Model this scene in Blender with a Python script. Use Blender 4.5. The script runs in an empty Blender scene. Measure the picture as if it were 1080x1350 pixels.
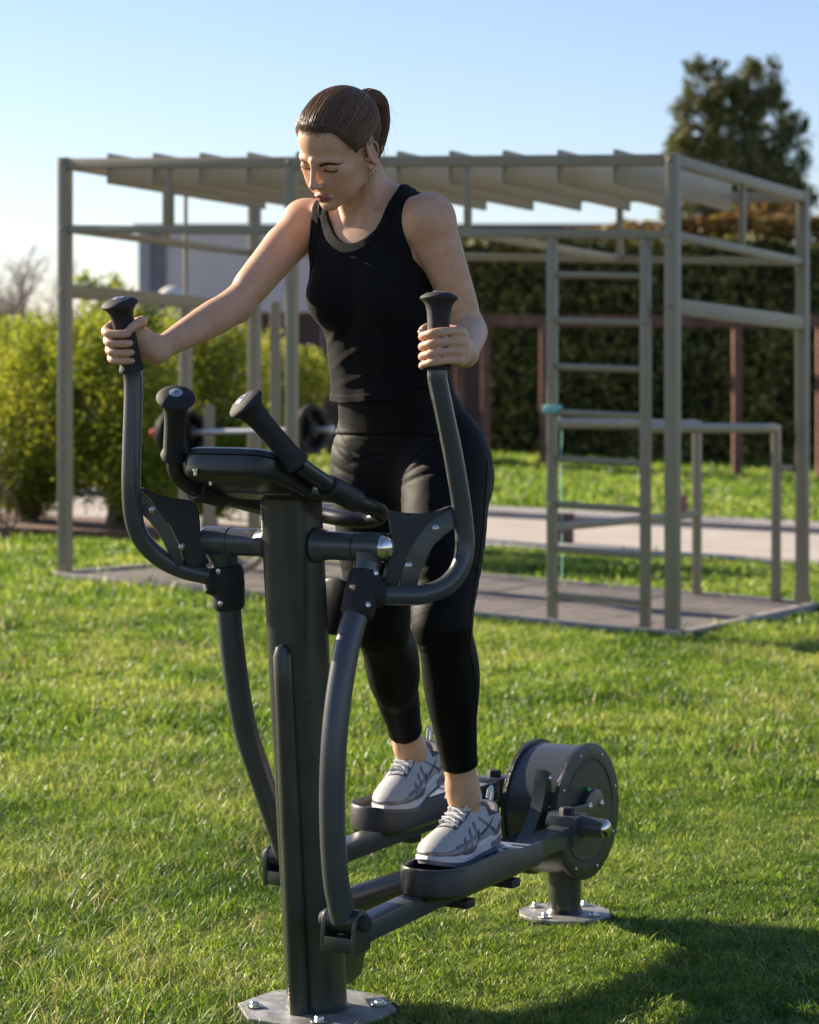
import bpy, bmesh, math, random
import numpy as np
from mathutils import Vector, Matrix, Quaternion
from mathutils.bvhtree import BVHTree
from mathutils.noise import noise as mnoise

random.seed(7)
RNG = np.random.default_rng(11)
R = math.radians
SC = bpy.context.scene
COL = SC.collection

# ------------------------------------------------------------------ camera, sky, sun, exposure
FPX, HORV, CAMH = 3300.0, 500.0, 1.24          # focal length in photo pixels, horizon row, camera height
cam_d = bpy.data.cameras.new('camera')
cam = bpy.data.objects.new('camera', cam_d)
COL.objects.link(cam)
cam.location = (0, 0, CAMH)
cam.rotation_euler = (R(90), 0, 0)
cam_d.sensor_fit = 'AUTO'
cam_d.sensor_width = 36.0
cam_d.lens = 36.0 * FPX / 1350.0
cam_d.shift_y = -(675.0 - HORV) / 1350.0
cam_d.clip_start = 0.1
cam_d.clip_end = 3000
cam_d.dof.use_dof = True
cam_d.dof.focus_distance = 4.95
cam_d.dof.aperture_fstop = 5.6
cam_d.dof.aperture_blades = 9
SC.camera = cam

SUN_EL, SUN_AZ_VEC = 21.5, Vector((-0.84, 0.54))   # the sun stands to the left, a little behind the machine
world = bpy.data.worlds.new('World')
SC.world = world
world.use_nodes = True
wn = world.node_tree.nodes
bg = wn['Background']
sky = wn.new('ShaderNodeTexSky')
sky.sky_type = 'NISHITA'
sky.sun_disc = False
sky.sun_elevation = R(SUN_EL)
sky.sun_rotation = math.atan2(SUN_AZ_VEC.x, SUN_AZ_VEC.y)
sky.altitude = 50
sky.air_density = 1.0
sky.dust_density = 0.35
sky.ozone_density = 3.2
tint = wn.new('ShaderNodeMix')            # white balance of the daylight sky, a little toward violet
tint.data_type = 'RGBA'; tint.blend_type = 'MULTIPLY'; tint.inputs[0].default_value = 1.0
tint.inputs[7].default_value = (1.06, .955, 1.02, 1)
world.node_tree.links.new(sky.outputs[0], tint.inputs[6])
world.node_tree.links.new(tint.outputs[2], bg.inputs[0])
bg.inputs[1].default_value = 0.071

sun_d = bpy.data.lights.new('sun', 'SUN')
sun = bpy.data.objects.new('sun', sun_d)
COL.objects.link(sun)
sv = Vector((SUN_AZ_VEC.x, SUN_AZ_VEC.y, 0)).normalized() * math.cos(R(SUN_EL)) + Vector((0, 0, math.sin(R(SUN_EL))))
sun.rotation_euler = sv.to_track_quat('Z', 'Y').to_euler()
sun_d.energy = 5.0
sun_d.angle = R(0.5)
sun_d.color = (1.0, 0.86, 0.66)

SC.view_settings.view_transform = 'Standard'
SC.view_settings.look = 'None'
SC.view_settings.exposure = 1.28
SC.view_settings.gamma = 1.0
SC.view_settings.use_curve_mapping = False
SC.render.engine = 'CYCLES'
SC.cycles.max_bounces = 8
SC.cycles.transparent_max_bounces = 8
SC.cycles.use_denoising = True

# ------------------------------------------------------------------ materials
def mat(name, base=(.5, .5, .5), rough=.5, metal=0.0, var=0.0, var_scale=8.0, bump=0.0, bump_scale=300.0,
        spec=0.5, coat=0.0, coat_rough=.2, sss=0.0, sss_rad=(1, .3, .15), sheen=0.0, base2=None, rough_var=0.0, detail=4.0, trans=0.0):
    m = bpy.data.materials.new(name)
    m.use_nodes = True
    nt = m.node_tree
    b = nt.nodes['Principled BSDF']
    b.inputs['Base Color'].default_value = (*base, 1)
    b.inputs['Roughness'].default_value = rough
    b.inputs['Metallic'].default_value = metal
    b.inputs['Specular IOR Level'].default_value = spec
    b.inputs['Coat Weight'].default_value = coat
    b.inputs['Coat Roughness'].default_value = coat_rough
    if sheen:
        b.inputs['Sheen Weight'].default_value = sheen
        b.inputs['Sheen Roughness'].default_value = .4
    if sss:
        b.inputs['Subsurface Weight'].default_value = sss
        b.inputs['Subsurface Radius'].default_value = sss_rad
        b.inputs['Subsurface Scale'].default_value = 0.003
    tc = nt.nodes.new('ShaderNodeTexCoord')
    if var or base2:
        n = nt.nodes.new('ShaderNodeTexNoise')
        n.inputs['Scale'].default_value = var_scale
        n.inputs['Detail'].default_value = detail
        nt.links.new(tc.outputs['Object'], n.inputs['Vector'])
        ramp = nt.nodes.new('ShaderNodeValToRGB')
        ramp.color_ramp.elements[0].position = .3
        ramp.color_ramp.elements[1].position = .7
        c1 = tuple(c * (1 - var) for c in base)
        c2 = base2 if base2 else tuple(min(1, c * (1 + var)) for c in base)
        ramp.color_ramp.elements[0].color = (*c1, 1)
        ramp.color_ramp.elements[1].color = (*c2, 1)
        nt.links.new(n.outputs['Fac'], ramp.inputs['Fac'])
        nt.links.new(ramp.outputs['Color'], b.inputs['Base Color'])
        if rough_var:
            mr = nt.nodes.new('ShaderNodeMapRange')
            mr.inputs['To Min'].default_value = rough - rough_var
            mr.inputs['To Max'].default_value = rough + rough_var
            nt.links.new(n.outputs['Fac'], mr.inputs['Value'])
            nt.links.new(mr.outputs['Result'], b.inputs['Roughness'])
    if bump:
        n2 = nt.nodes.new('ShaderNodeTexNoise')
        n2.inputs['Scale'].default_value = bump_scale
        n2.inputs['Detail'].default_value = 2.0
        nt.links.new(tc.outputs['Object'], n2.inputs['Vector'])
        bp = nt.nodes.new('ShaderNodeBump')
        bp.inputs['Strength'].default_value = bump
        bp.inputs['Distance'].default_value = 0.002
        nt.links.new(n2.outputs['Fac'], bp.inputs['Height'])
        nt.links.new(bp.outputs['Normal'], b.inputs['Normal'])
    return m

def leaf_mat(name, cols, trans=0.35, patch=0.6, rough=.5, spec=.25, bright_var=.35, stops=None):
    """foliage: colour varies per instance/per clump position; part of the light passes through"""
    m = bpy.data.materials.new(name)
    m.use_nodes = True
    nt = m.node_tree
    b = nt.nodes['Principled BSDF']
    out = nt.nodes['Material Output']
    b.inputs['Roughness'].default_value = rough
    b.inputs['Specular IOR Level'].default_value = spec
    geo = nt.nodes.new('ShaderNodeNewGeometry')
    oi = nt.nodes.new('ShaderNodeObjectInfo')
    n = nt.nodes.new('ShaderNodeTexNoise')
    n.inputs['Scale'].default_value = patch
    n.inputs['Detail'].default_value = 3.0
    nt.links.new(geo.outputs['Position'], n.inputs['Vector'])
    add = nt.nodes.new('ShaderNodeMath'); add.operation = 'ADD'
    rnd = nt.nodes.new('ShaderNodeMath'); rnd.operation = 'MULTIPLY_ADD'
    at = nt.nodes.new('ShaderNodeAttribute'); at.attribute_name = 'leafrnd'
    s = nt.nodes.new('ShaderNodeMath'); s.operation = 'ADD'
    nt.links.new(oi.outputs['Random'], s.inputs[0]); nt.links.new(at.outputs['Fac'], s.inputs[1])
    fr = nt.nodes.new('ShaderNodeMath'); fr.operation = 'FRACT'
    nt.links.new(s.outputs[0], fr.inputs[0])
    rnd.inputs[1].default_value = bright_var; rnd.inputs[2].default_value = -bright_var / 2
    nt.links.new(fr.outputs[0], rnd.inputs[0])
    nt.links.new(n.outputs['Fac'], add.inputs[0]); nt.links.new(rnd.outputs[0], add.inputs[1])
    ramp = nt.nodes.new('ShaderNodeValToRGB')
    els = ramp.color_ramp.elements
    while len(els) < len(cols):
        els.new(.5)
    for i, c in enumerate(cols):
        els[i].position = stops[i] if stops else .25 + .5 * i / max(1, len(cols) - 1)
        els[i].color = (*c, 1)
    nt.links.new(add.outputs[0], ramp.inputs['Fac'])
    nt.links.new(ramp.outputs['Color'], b.inputs['Base Color'])
    tr = nt.nodes.new('ShaderNodeBsdfTranslucent')
    hs = nt.nodes.new('ShaderNodeHueSaturation')
    hs.inputs['Hue'].default_value = .485; hs.inputs['Saturation'].default_value = 1.1; hs.inputs['Value'].default_value = 1.5
    nt.links.new(ramp.outputs['Color'], hs.inputs['Color'])
    nt.links.new(hs.outputs['Color'], tr.inputs['Color'])
    mx = nt.nodes.new('ShaderNodeMixShader'); mx.inputs[0].default_value = trans
    nt.links.new(b.outputs[0], mx.inputs[1]); nt.links.new(tr.outputs[0], mx.inputs[2])
    nt.links.new(mx.outputs[0], out.inputs['Surface'])
    return m

M = {}
M['steel'] = mat('charcoal_powder_coat', (.032, .038, .031), .30, 0.0, var=.12, var_scale=14, bump=.12, bump_scale=1700, spec=.55, coat=.15, coat_rough=.25, rough_var=.12)
M['steel_smooth'] = mat('charcoal_smooth_coat', (.058, .064, .068), .26, 0.0, var=.1, var_scale=9, bump=.08, bump_scale=1700, spec=.55)
M['steel_rough'] = mat('charcoal_orange_peel_coat', (.026, .028, .027), .28, var=.12, var_scale=14, bump=.7, bump_scale=420, spec=.6)
M['rubber'] = mat('black_rubber', (.019, .019, .020), .66, var=.15, var_scale=40, bump=.35, bump_scale=2400, spec=.4)
M['plastic'] = mat('black_plastic', (.02, .021, .022), .3, var=.15, var_scale=30, bump=.1, bump_scale=1400, spec=.5)
M['pad'] = mat('black_moulded_pad', (.022, .023, .024), .5, var=.12, var_scale=25, bump=.25, bump_scale=2000, spec=.45)
M['bolt'] = mat('zinc_bolt', (.62, .6, .56), .28, 1.0, var=.15, var_scale=200)
M['dome'] = mat('polished_dome', (.7, .66, .6), .12, 1.0, var=.08, var_scale=100)
M['galv'] = mat('galvanised_plate', (.36, .35, .33), .5, .55, var=.35, var_scale=26, bump=.3, bump_scale=120, base2=(.5, .48, .45), rough_var=.12)
M['badge'] = mat('grey_badge', (.42, .45, .5), .3, .4, var=.05, var_scale=200)
M['badge_mark'] = mat('badge_print', (.05, .06, .09), .4)
M['led'] = mat('green_glass', (.02, .35, .08), .15, spec=.8)
M['tray_deck'] = mat('pedal_plate', (.3, .32, .35), .38, .5, var=.12, var_scale=20, bump=.15, bump_scale=500)
M['tray'] = mat('pedal_moulding', (.022, .021, .022), .36, var=.15, var_scale=18, bump=.12, bump_scale=1600, spec=.5)
M['cage'] = mat('olive_grey_coat', (.295, .25, .168), .42, var=.06, var_scale=5, bump=.08, bump_scale=400, spec=.45)
M['louvre'] = mat('olive_louvre', (.30, .27, .195), .5, var=.06, var_scale=3, bump=.05, bump_scale=200)
M['deck'] = mat('rubber_tile', (.165, .138, .122), .85, var=.22, var_scale=6, bump=.6, bump_scale=260, base2=(.21, .178, .158))
M['rust'] = mat('rust_steel', (.17, .075, .052), .75, var=.3, var_scale=3, bump=.3, bump_scale=60, base2=(.24, .105, .07))
M['rust_dark'] = mat('dark_rust_panel', (.085, .045, .038), .8, var=.3, var_scale=2, bump=.3, bump_scale=40)
M['wallp'] = mat('lilac_grey_render', (.84, .67, .60), .85, var=.07, var_scale=1.2, bump=.3, bump_scale=50)
M['wall_dark'] = mat('grey_brown_render', (.27, .22, .215), .85, var=.1, var_scale=2)
M['wall_edge'] = mat('pale_render', (.5, .46, .45), .85, var=.06, var_scale=2)
M['coping'] = mat('brown_coping', (.2, .13, .115), .7, var=.2, var_scale=2)
M['path'] = mat('pale_pink_paving', (.47, .40, .33), .9, var=.1, var_scale=1.5, bump=.3, bump_scale=30, base2=(.53, .46, .385))
M['kerb'] = mat('grey_kerb_stone', (.33, .29, .28), .85, var=.15, var_scale=3, bump=.3, bump_scale=60)
M['mulch'] = mat('bark_mulch', (.14, .07, .05), .95, var=.4, var_scale=30, bump=.9, bump_scale=60, base2=(.24, .125, .085))
M['soil'] = mat('lawn_soil', (.030, .042, .012), .95, var=.4, var_scale=12, bump=.5, bump_scale=60, base2=(.06, .072, .022))
M['bark'] = mat('bark', (.13, .095, .07), .9, var=.3, var_scale=12, bump=.7, bump_scale=40)
M['bark_pale'] = mat('pale_bark', (.27, .22, .2), .9, var=.2, var_scale=8)
M['teal'] = mat('teal_band', (.18, .5, .48), .5, var=.1, var_scale=40)
M['red'] = mat('red_cap', (.55, .05, .035), .4, var=.1, var_scale=60)
M['bar_steel'] = mat('brushed_bar', (.5, .5, .52), .35, .7, var=.08, var_scale=60)
M['canvas'] = mat('white_canvas', (.7, .66, .6), .9, var=.06, var_scale=6)
M['bollard'] = mat('brown_bollard', (.1, .06, .055), .6, var=.2, var_scale=12)
M['bollard_red'] = mat('red_brown_bollard', (.24, .11, .08), .6, var=.2, var_scale=12)

# ------------------------------------------------------------------ object helpers
def link(o, parent=None):
    COL.objects.link(o)
    if parent is not None:
        o.parent = parent
    return o

def tag(o, label=None, cat=None, group=None, kind=None):
    if label: o['label'] = label
    if cat: o['category'] = cat
    if group: o['group'] = group
    if kind: o['kind'] = kind
    return o

def empty(name, loc=(0, 0, 0), rz=0.0, parent=None):
    o = bpy.data.objects.new(name, None)
    link(o, parent)
    o.location = loc
    o.rotation_euler = (0, 0, rz)
    o.empty_display_size = .1
    return o

def obj_from(name, verts, faces, m, parent=None, smooth=True, sharp=None):
    me = bpy.data.meshes.new(name)
    me.from_pydata([tuple(map(float, v)) for v in verts], [], [tuple(f) for f in faces])
    me.materials.append(m)
    if smooth:
        me.polygons.foreach_set('use_smooth', [True] * len(me.polygons))
        if sharp:
            me.set_sharp_from_angle(angle=R(sharp))
    me.update()
    o = bpy.data.objects.new(name, me)
    return link(o, parent)

def obj_np(name, V, F, m, parent=None, smooth=True, sharp=None):
    """fast mesh from numpy arrays; F is (n,3) or (n,4)"""
    me = bpy.data.meshes.new(name)
    V = np.asarray(V, dtype=np.float32); F = np.asarray(F, dtype=np.int32)
    me.vertices.add(len(V)); me.vertices.foreach_set('co', V.ravel())
    n = F.shape[1]
    me.loops.add(F.size); me.loops.foreach_set('vertex_index', F.ravel())
    me.polygons.add(len(F))
    me.polygons.foreach_set('loop_start', np.arange(0, F.size, n, dtype=np.int32))
    me.update(calc_edges=True)
    me.validate()
    if m is not None: me.materials.append(m)
    me.polygons.foreach_set('use_smooth', [smooth] * len(me.polygons))
    if sharp and smooth:
        me.set_sharp_from_angle(angle=R(sharp))
    o = bpy.data.objects.new(name, me)
    return link(o, parent)

def obj_bm(name, bm, m, parent=None, smooth=True, sharp=35):
    me = bpy.data.meshes.new(name)
    bm.normal_update()
    bm.to_mesh(me); bm.free()
    me.materials.append(m)
    if smooth:
        me.polygons.foreach_set('use_smooth', [True] * len(me.polygons))
        if sharp: me.set_sharp_from_angle(angle=R(sharp))
    o = bpy.data.objects.new(name, me)
    return link(o, parent)

def vec(p): return Vector(p)

def spline(pts, n=8, closed=False):
    """Catmull-Rom through the points"""
    P = [np.array(p, float) for p in pts]
    out = []
    m = len(P)
    rng = range(m if closed else m - 1)
    for i in rng:
        if closed:
            p0, p1, p2, p3 = P[(i - 1) % m], P[i], P[(i + 1) % m], P[(i + 2) % m]
        else:
            p1, p2 = P[i], P[i + 1]
            p0 = P[i - 1] if i > 0 else 2 * p1 - p2
            p3 = P[i + 2] if i + 2 < m else 2 * p2 - p1
        for k in range(n):
            t = k / n
            out.append(.5 * ((2 * p1) + (-p0 + p2) * t + (2 * p0 - 5 * p1 + 4 * p2 - p3) * t * t + (-p0 + 3 * p1 - 3 * p2 + p3) * t ** 3))
    if not closed:
        out.append(P[-1])
    return out

class MB:
    """collects shapes into one mesh"""
    def __init__(self): self.v = []; self.f = []
    def add(self, verts, faces):
        o = len(self.v)
        self.v += [tuple(map(float, p)) for p in verts]
        self.f += [tuple(i + o for i in f) for f in faces]
        return self
    def tube(self, pts, r, sides=16, caps=True, closed=False, flat=None):
        P = [Vector(p) for p in pts]
        n = len(P)
        rr = r if hasattr(r, '__len__') else [r] * n
        T = []
        for i in range(n):
            if closed: t = P[(i + 1) % n] - P[i - 1]
            else: t = P[min(i + 1, n - 1)] - P[max(i - 1, 0)]
            T.append(t.normalized() if t.length > 1e-9 else Vector((0, 0, 1)))
        ref = Vector((0, 0, 1)) if abs(T[0].z) < .9 else Vector((0, 1, 0))
        N = (ref - T[0] * ref.dot(T[0])).normalized()
        verts = []; faces = []
        for i in range(n):
            if i:
                q = T[i - 1].rotation_difference(T[i])
                N = q @ N
                N = (N - T[i] * N.dot(T[i])).normalized()
            B = T[i].cross(N)
            fl = flat if flat else 1.0
            for k in range(sides):
                a = 2 * math.pi * k / sides
                verts.append(P[i] + (N * math.cos(a) + B * math.sin(a) * fl) * rr[i])
        rng = range(n if closed else n - 1)
        for i in rng:
            j = (i + 1) % n
            for k in range(sides):
                l = (k + 1) % sides
                faces.append((i * sides + k, i * sides + l, j * sides + l, j * sides + k))
        if caps and not closed:
            faces.append(tuple(reversed(range(sides))))
            faces.append(tuple((n - 1) * sides + k for k in range(sides)))
        return self.add(verts, faces)
    def lathe(self, prof, origin, axis, sides=28):
        """prof: (radius, height along the axis)"""
        ax = Vector(axis).normalized(); o = Vector(origin)
        ref = Vector((0, 0, 1)) if abs(ax.z) < .9 else Vector((1, 0, 0))
        N = (ref - ax * ref.dot(ax)).normalized(); B = ax.cross(N)
        verts = []; faces = []; rows = []
        for r, h in prof:
            if r < 1e-6:
                rows.append([len(verts)]); verts.append(o + ax * h)
            else:
                rows.append(list(range(len(verts), len(verts) + sides)))
                for k in range(sides):
                    a = 2 * math.pi * k / sides
                    verts.append(o + ax * h + (N * math.cos(a) + B * math.sin(a)) * r)
        for a, b in zip(rows, rows[1:]):
            if len(a) == 1 and len(b) == 1: continue
            for k in range(sides):
                l = (k + 1) % sides
                if len(a) == 1: faces.append((a[0], b[l], b[k]))
                elif len(b) == 1: faces.append((a[k], a[l], b[0]))
                else: faces.append((a[k], a[l], b[l], b[k]))
        if len(rows[0]) > 1: faces.append(tuple(reversed(rows[0])))
        if len(rows[-1]) > 1: faces.append(tuple(rows[-1]))
        return self.add(verts, faces)
    def cyl(self, p, q, r, sides=20, ch=0.0):
        p = Vector(p); q = Vector(q); L = (q - p).length
        if ch: prof = [(r - ch, 0), (r, ch), (r, L - ch), (r - ch, L)]
        else: prof = [(r, 0), (r, L)]
        return self.lathe(prof, p, q - p, sides)
    def box(self, c, half, rot=None, ch=0.0):
        """box with chamfered edges"""
        bm = bmesh.new()
        bmesh.ops.create_cube(bm, size=2.0)
        for v in bm.verts: v.co = Vector((v.co.x * half[0], v.co.y * half[1], v.co.z * half[2]))
        if ch: bmesh.ops.bevel(bm, geom=list(bm.edges), offset=ch, segments=2, profile=.6, affect='EDGES')
        mtx = Matrix.Translation(Vector(c)) @ (rot.to_4x4() if rot is not None else Matrix.Identity(4))
        vs = [mtx @ v.co for v in bm.verts]
        bm.verts.index_update()
        fs = [tuple(v.index for v in f.verts) for f in bm.faces]
        bm.free()
        return self.add(vs, fs)
    def bar(self, p, q, w, h, ch=.004, up=(0, 0, 1), roll=0.0):
        """rectangular section bar from p to q: w sideways, h along up"""
        p = Vector(p); q = Vector(q); d = (q - p); L = d.length; d = d / L
        u = Vector(up)
        if abs(d.dot(u)) > .98: u = Vector((0, 1, 0))
        s = d.cross(u).normalized(); u = s.cross(d)
        rot = Matrix((s, d, u)).transposed()
        if roll: rot = Matrix.Rotation(roll, 3, d) @ rot
        return self.box((p + q) / 2, (w / 2, L / 2, h / 2), rot, ch)
    def prism(self, poly, off, ch=0.0):
        """closed 3-D polygon extruded by +-off (a vector)"""
        off = Vector(off); n = len(poly)
        bm = bmesh.new()
        a = [bm.verts.new(Vector(p) - off) for p in poly]
        b = [bm.verts.new(Vector(p) + off) for p in poly]
        fa = bm.faces.new(a); fb = bm.faces.new(list(reversed(b)))
        rim = []
        for i in range(n):
            j = (i + 1) % n
            bm.faces.new((a[j], a[i], b[i], b[j]))
        if ch:
            ed = [e for f in (fa, fb) for e in f.edges]
            bmesh.ops.bevel(bm, geom=ed, offset=ch, segments=2, profile=.6, affect='EDGES', clamp_overlap=True)
        bmesh.ops.recalc_face_normals(bm, faces=bm.faces)
        bmesh.ops.triangulate(bm, faces=[f for f in bm.faces if len(f.verts) > 4])
        bm.verts.index_update()
        vs = [v.co.copy() for v in bm.verts]
        fs = [tuple(v.index for v in f.verts) for f in bm.faces]
        bm.free()
        return self.add(vs, fs)
    def sphere(self, c, r, seg=14, ring=8, scale=(1, 1, 1)):
        prof = [(max(0, math.sin(math.pi * i / ring)) * r if 0 < i < ring else 0, -math.cos(math.pi * i / ring) * r) for i in range(ring + 1)]
        o = len(self.v)
        self.lathe(prof, (0, 0, 0), (0, 0, 1), seg)
        for i in range(o, len(self.v)):
            x, y, z = self.v[i]
            self.v[i] = (x * scale[0] + c[0], y * scale[1] + c[1], z * scale[2] + c[2])
        return self
    def build(self, name, m, parent=None, smooth=True, sharp=38):
        return obj_from(name, self.v, self.f, m, parent, smooth, sharp)

def copy_of(src, parent, name=None, matrix=None):
    c = src.copy(); COL.objects.link(c); c.parent = parent
    if matrix is not None: c.matrix_local = matrix
    return c

# ------------------------------------------------------------------ terrain
def sstep(a, b, x):
    t = min(1, max(0, (x - a) / (b - a))); return t * t * (3 - 2 * t)

def gz(x, y):
    """ground height: level round the machine, rising gently to the left farther back"""
    return 0.043 * (1.257 - max(-14, min(9, x))) * sstep(6.5, 12.5, y)

def ground_at(u, v):
    """the ground point that the photo shows at pixel (u, v)"""
    y = FPX * CAMH / (v - HORV)
    for _ in range(40):
        x = (u - 540) / FPX * y
        y = .5 * y + .5 * FPX * (CAMH - gz(x, y)) / (v - HORV)
    x = (u - 540) / FPX * y
    return Vector((x, y, gz(x, y)))

def at_depth(u, v, y):
    return Vector(((u - 540) / FPX * y, y, CAMH - (v - HORV) / FPX * y))
# ------------------------------------------------------------------ the setting
def sheet_grid(name, xs, ys, zf, m, lift=0.0, kind='structure'):
    V = [(x, y, zf(x, y) + lift) for y in ys for x in xs]
    nx = len(xs)
    Fc = [(j * nx + i, j * nx + i + 1, (j + 1) * nx + i + 1, (j + 1) * nx + i) for j in range(len(ys) - 1) for i in range(nx - 1)]
    o = obj_from(name, V, Fc, m)
    o['kind'] = kind
    return o

xs = [-900, -300, -120, -60, -30, -20] + [x * .5 for x in range(-28, 19)] + [14, 20, 30, 60, 120, 300, 900]
ys = [-60, -20, -5] + [y * .5 for y in range(0, 40)] + [20 + 2 * i for i in range(20)] + [70, 100, 150, 300, 600, 1500]
sheet_grid('lawn', xs, ys, gz, M['soil'])

def strip(name, pa, pb, pc, pd, m, lift, n=80, kind='structure', bev=0.0):
    """strip between the lines a-b (near edge) and c-d (far edge)"""
    V = []; Fc = []
    for i in range(n + 1):
        t = i / n
        for p, q in ((pa, pb), (pc, pd)):
            x = p[0] + (q[0] - p[0]) * t; y = p[1] + (q[1] - p[1]) * t
            V.append((x, y, gz(x, y) + lift))
    if bev:
        o = len(V)
        V += [(x, y, z - lift - .03) for x, y, z in V[:o]]
        for i in range(n):
            Fc += [(2 * i, 2 * i + 2, 2 * i + 3, 2 * i + 1), (o + 2 * i, o + 2 * i + 2, 2 * i + 2, 2 * i), (2 * i + 1, 2 * i + 3, o + 2 * i + 3, o + 2 * i + 1)]
    else:
        Fc = [(2 * i, 2 * i + 2, 2 * i + 3, 2 * i + 1) for i in range(n)]
    o = obj_from(name, V, Fc, m, smooth=False)
    o['kind'] = kind
    return o

def ext(u0, v0, u1, v1, e0, e1):
    a = ground_at(u0, v0); b = ground_at(u1, v1); d = (b - a).normalized()
    return a - d * e0, b + d * e1

PN = ext(0, 685, 1080, 744, 16, 16)            # near edge of the path
PK = ext(0, 649, 1080, 705, 16, 16)            # its far kerb, near side
PF = ext(0, 643, 1080, 697, 16, 16)            # its far kerb, far side
PNK = ext(0, 690, 1080, 749, 16, 16)
path = strip('path', PN[0], PN[1], PK[0], PK[1], M['path'], .008)
strip('path_kerb', PK[0], PK[1], PF[0], PF[1], M['kerb'], .06, bev=1)
strip('path_kerb', PNK[0], PNK[1], PN[0], PN[1], M['kerb'], .035, bev=1)
MB0 = ext(-60, 706, 395, 724, 3, 0.0); MB1 = ext(-60, 684.5, 395, 709, 3, 0.0)
strip('mulch_bed', MB0[0], MB0[1], MB1[0], MB1[1], M['mulch'], .07, n=30, bev=1)

# ---- foliage ------------------------------------------------------------------
def leaf_mesh(name, C, size, m, parent=None, up=0.3, out_dir=None, aspect=.5, rng=RNG, fold=.25, outw=1.0, stuff=False):
    """one folded diamond leaf per centre"""
    C = np.asarray(C, float); n = len(C)
    size = np.broadcast_to(np.asarray(size, float), (n,)) * rng.uniform(.65, 1.25, n)
    d = rng.normal(size=(n, 3))
    d /= np.linalg.norm(d, axis=1)[:, None]
    d[:, 2] += up
    if out_dir is not None: d += out_dir * outw
    d /= np.linalg.norm(d, axis=1)[:, None] + 1e-9
    r = rng.normal(size=(n, 3))
    s = np.cross(d, r); s /= np.linalg.norm(s, axis=1)[:, None] + 1e-9
    nn = np.cross(d, s)
    L = size[:, None]
    W = L * aspect * .5
    base = C - d * L * .5; tip = C + d * L * .5
    l = C + s * W + nn * W * fold; rgt = C - s * W + nn * W * fold
    V = np.stack([base, l, tip, rgt], 1).reshape(-1, 3)
    i = np.arange(n)[:, None] * 4
    Fc = np.concatenate([i + 0, i + 1, i + 2, i + 3], 1)
    o = obj_np(name, V, Fc, m, parent, smooth=False)
    at = o.data.attributes.new('leafrnd', 'FLOAT', 'POINT')
    at.data.foreach_set('value', np.repeat(rng.uniform(0, 1, n), 4).astype(np.float32))
    if stuff: o['kind'] = 'stuff'
    return o

def lobes_points(lobes, n, rng=RNG, shell=.55, clump=.16, per=26):
    """leaf centres gathered in clumps inside ellipsoid lobes (cx,cy,cz,rx,ry,rz)"""
    L = np.array(lobes, float)
    vol = (L[:, 3] * L[:, 4] * L[:, 5]) ** (2 / 3)
    pr = vol / vol.sum()
    nc = max(4, n // per)
    k = rng.choice(len(L), nc, p=pr)
    d = rng.normal(size=(nc, 3)); d /= np.linalg.norm(d, axis=1)[:, None]
    rad = shell + (1 - shell) * rng.uniform(0, 1, nc) ** .6
    cc = L[k, :3] + d * L[k, 3:] * rad[:, None]
    kk = np.repeat(np.arange(nc), per)
    rmean = L[k, 3:].mean(1)
    P = cc[kk] + rng.normal(size=(nc * per, 3)) * (rmean[kk] * clump)[:, None]
    od = d[kk]
    return P, od

def limb(mb, p, q, r0, r1, rng, wob=.08, n=6, sides=6):
    p = np.array(p, float); q = np.array(q, float)
    L = np.linalg.norm(q - p)
    pts = []
    for i in range(n + 1):
        t = i / n
        w = rng.normal(size=3) * L * wob * math.sin(math.pi * t) * .6
        pts.append(p + (q - p) * t + w)
    rr = [r0 + (r1 - r0) * i / n for i in range(n + 1)]
    mb.tube(pts, rr, sides=sides)
    return pts

YG = [(.085, .13, .020), (.155, .205, .030), (.245, .29, .044), (.35, .37, .075)]
M['shrub'] = leaf_mat('yellow_green_leaf', YG, trans=.5, patch=1.6, bright_var=.5)
M['shrub_dark'] = leaf_mat('mid_green_leaf', [(.05, .075, .012), (.10, .13, .018), (.17, .19, .03)], trans=.35, patch=1.4, bright_var=.5)
M['hedge'] = leaf_mat('dark_hedge_leaf', [(.06, .072, .024), (.15, .155, .046), (.28, .25, .07), (.40, .31, .085)], trans=.15, patch=.8, bright_var=.55, stops=[.25, .5, .7, .86])
M['autumn'] = leaf_mat('autumn_leaf', [(.10, .07, .022), (.22, .13, .045), (.32, .19, .06), (.22, .21, .05)], trans=.3, patch=.9, bright_var=.6)
M['conifer'] = leaf_mat('dark_conifer_leaf', [(.055, .072, .024), (.12, .135, .042), (.21, .205, .06)], trans=.15, patch=.55, bright_var=.5)
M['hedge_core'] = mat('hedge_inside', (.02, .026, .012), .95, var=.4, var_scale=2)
M['twig'] = mat('bare_twig', (.2, .165, .16), .9, var=.2, var_scale=3)

def shrub(name, base, lobes, n, leaf, mleaf, label, cat, group=None, stems=7, up=.6, seed=1, per=26, clump=.16, r0=.035):
    rng = np.random.default_rng(seed)
    root = empty(name, base)
    mb = MB()
    L = [(l[0] - base[0], l[1] - base[1], l[2] - base[2], l[3], l[4], l[5]) for l in lobes]
    for i in range(stems):
        l = L[i % len(L)]
        q = np.array(l[:3]) + rng.normal(size=3) * np.array(l[3:]) * .35
        pts = limb(mb, rng.normal(size=3) * np.array([.06, .06, 0]), q, r0, r0 * .35, rng)
        for k in range(4):
            s = pts[3 + k % 3]
            limb(mb, s, np.array(s) + rng.normal(size=3) * .5 * np.array(l[3:]) + np.array([0, 0, .2 * l[5]]), r0 * .4, r0 * .12, rng, n=4, sides=5)
    mb.build('stem', M['bark'], root)
    P, od = lobes_points(L, n, rng, per=per, clump=clump)
    P[:, 2] = np.maximum(P[:, 2], .05)
    leaf_mesh('foliage', P, leaf, mleaf, root, up=up, out_dir=od, rng=rng, outw=.7)
    tag(root, label, cat, group)
    return root

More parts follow.
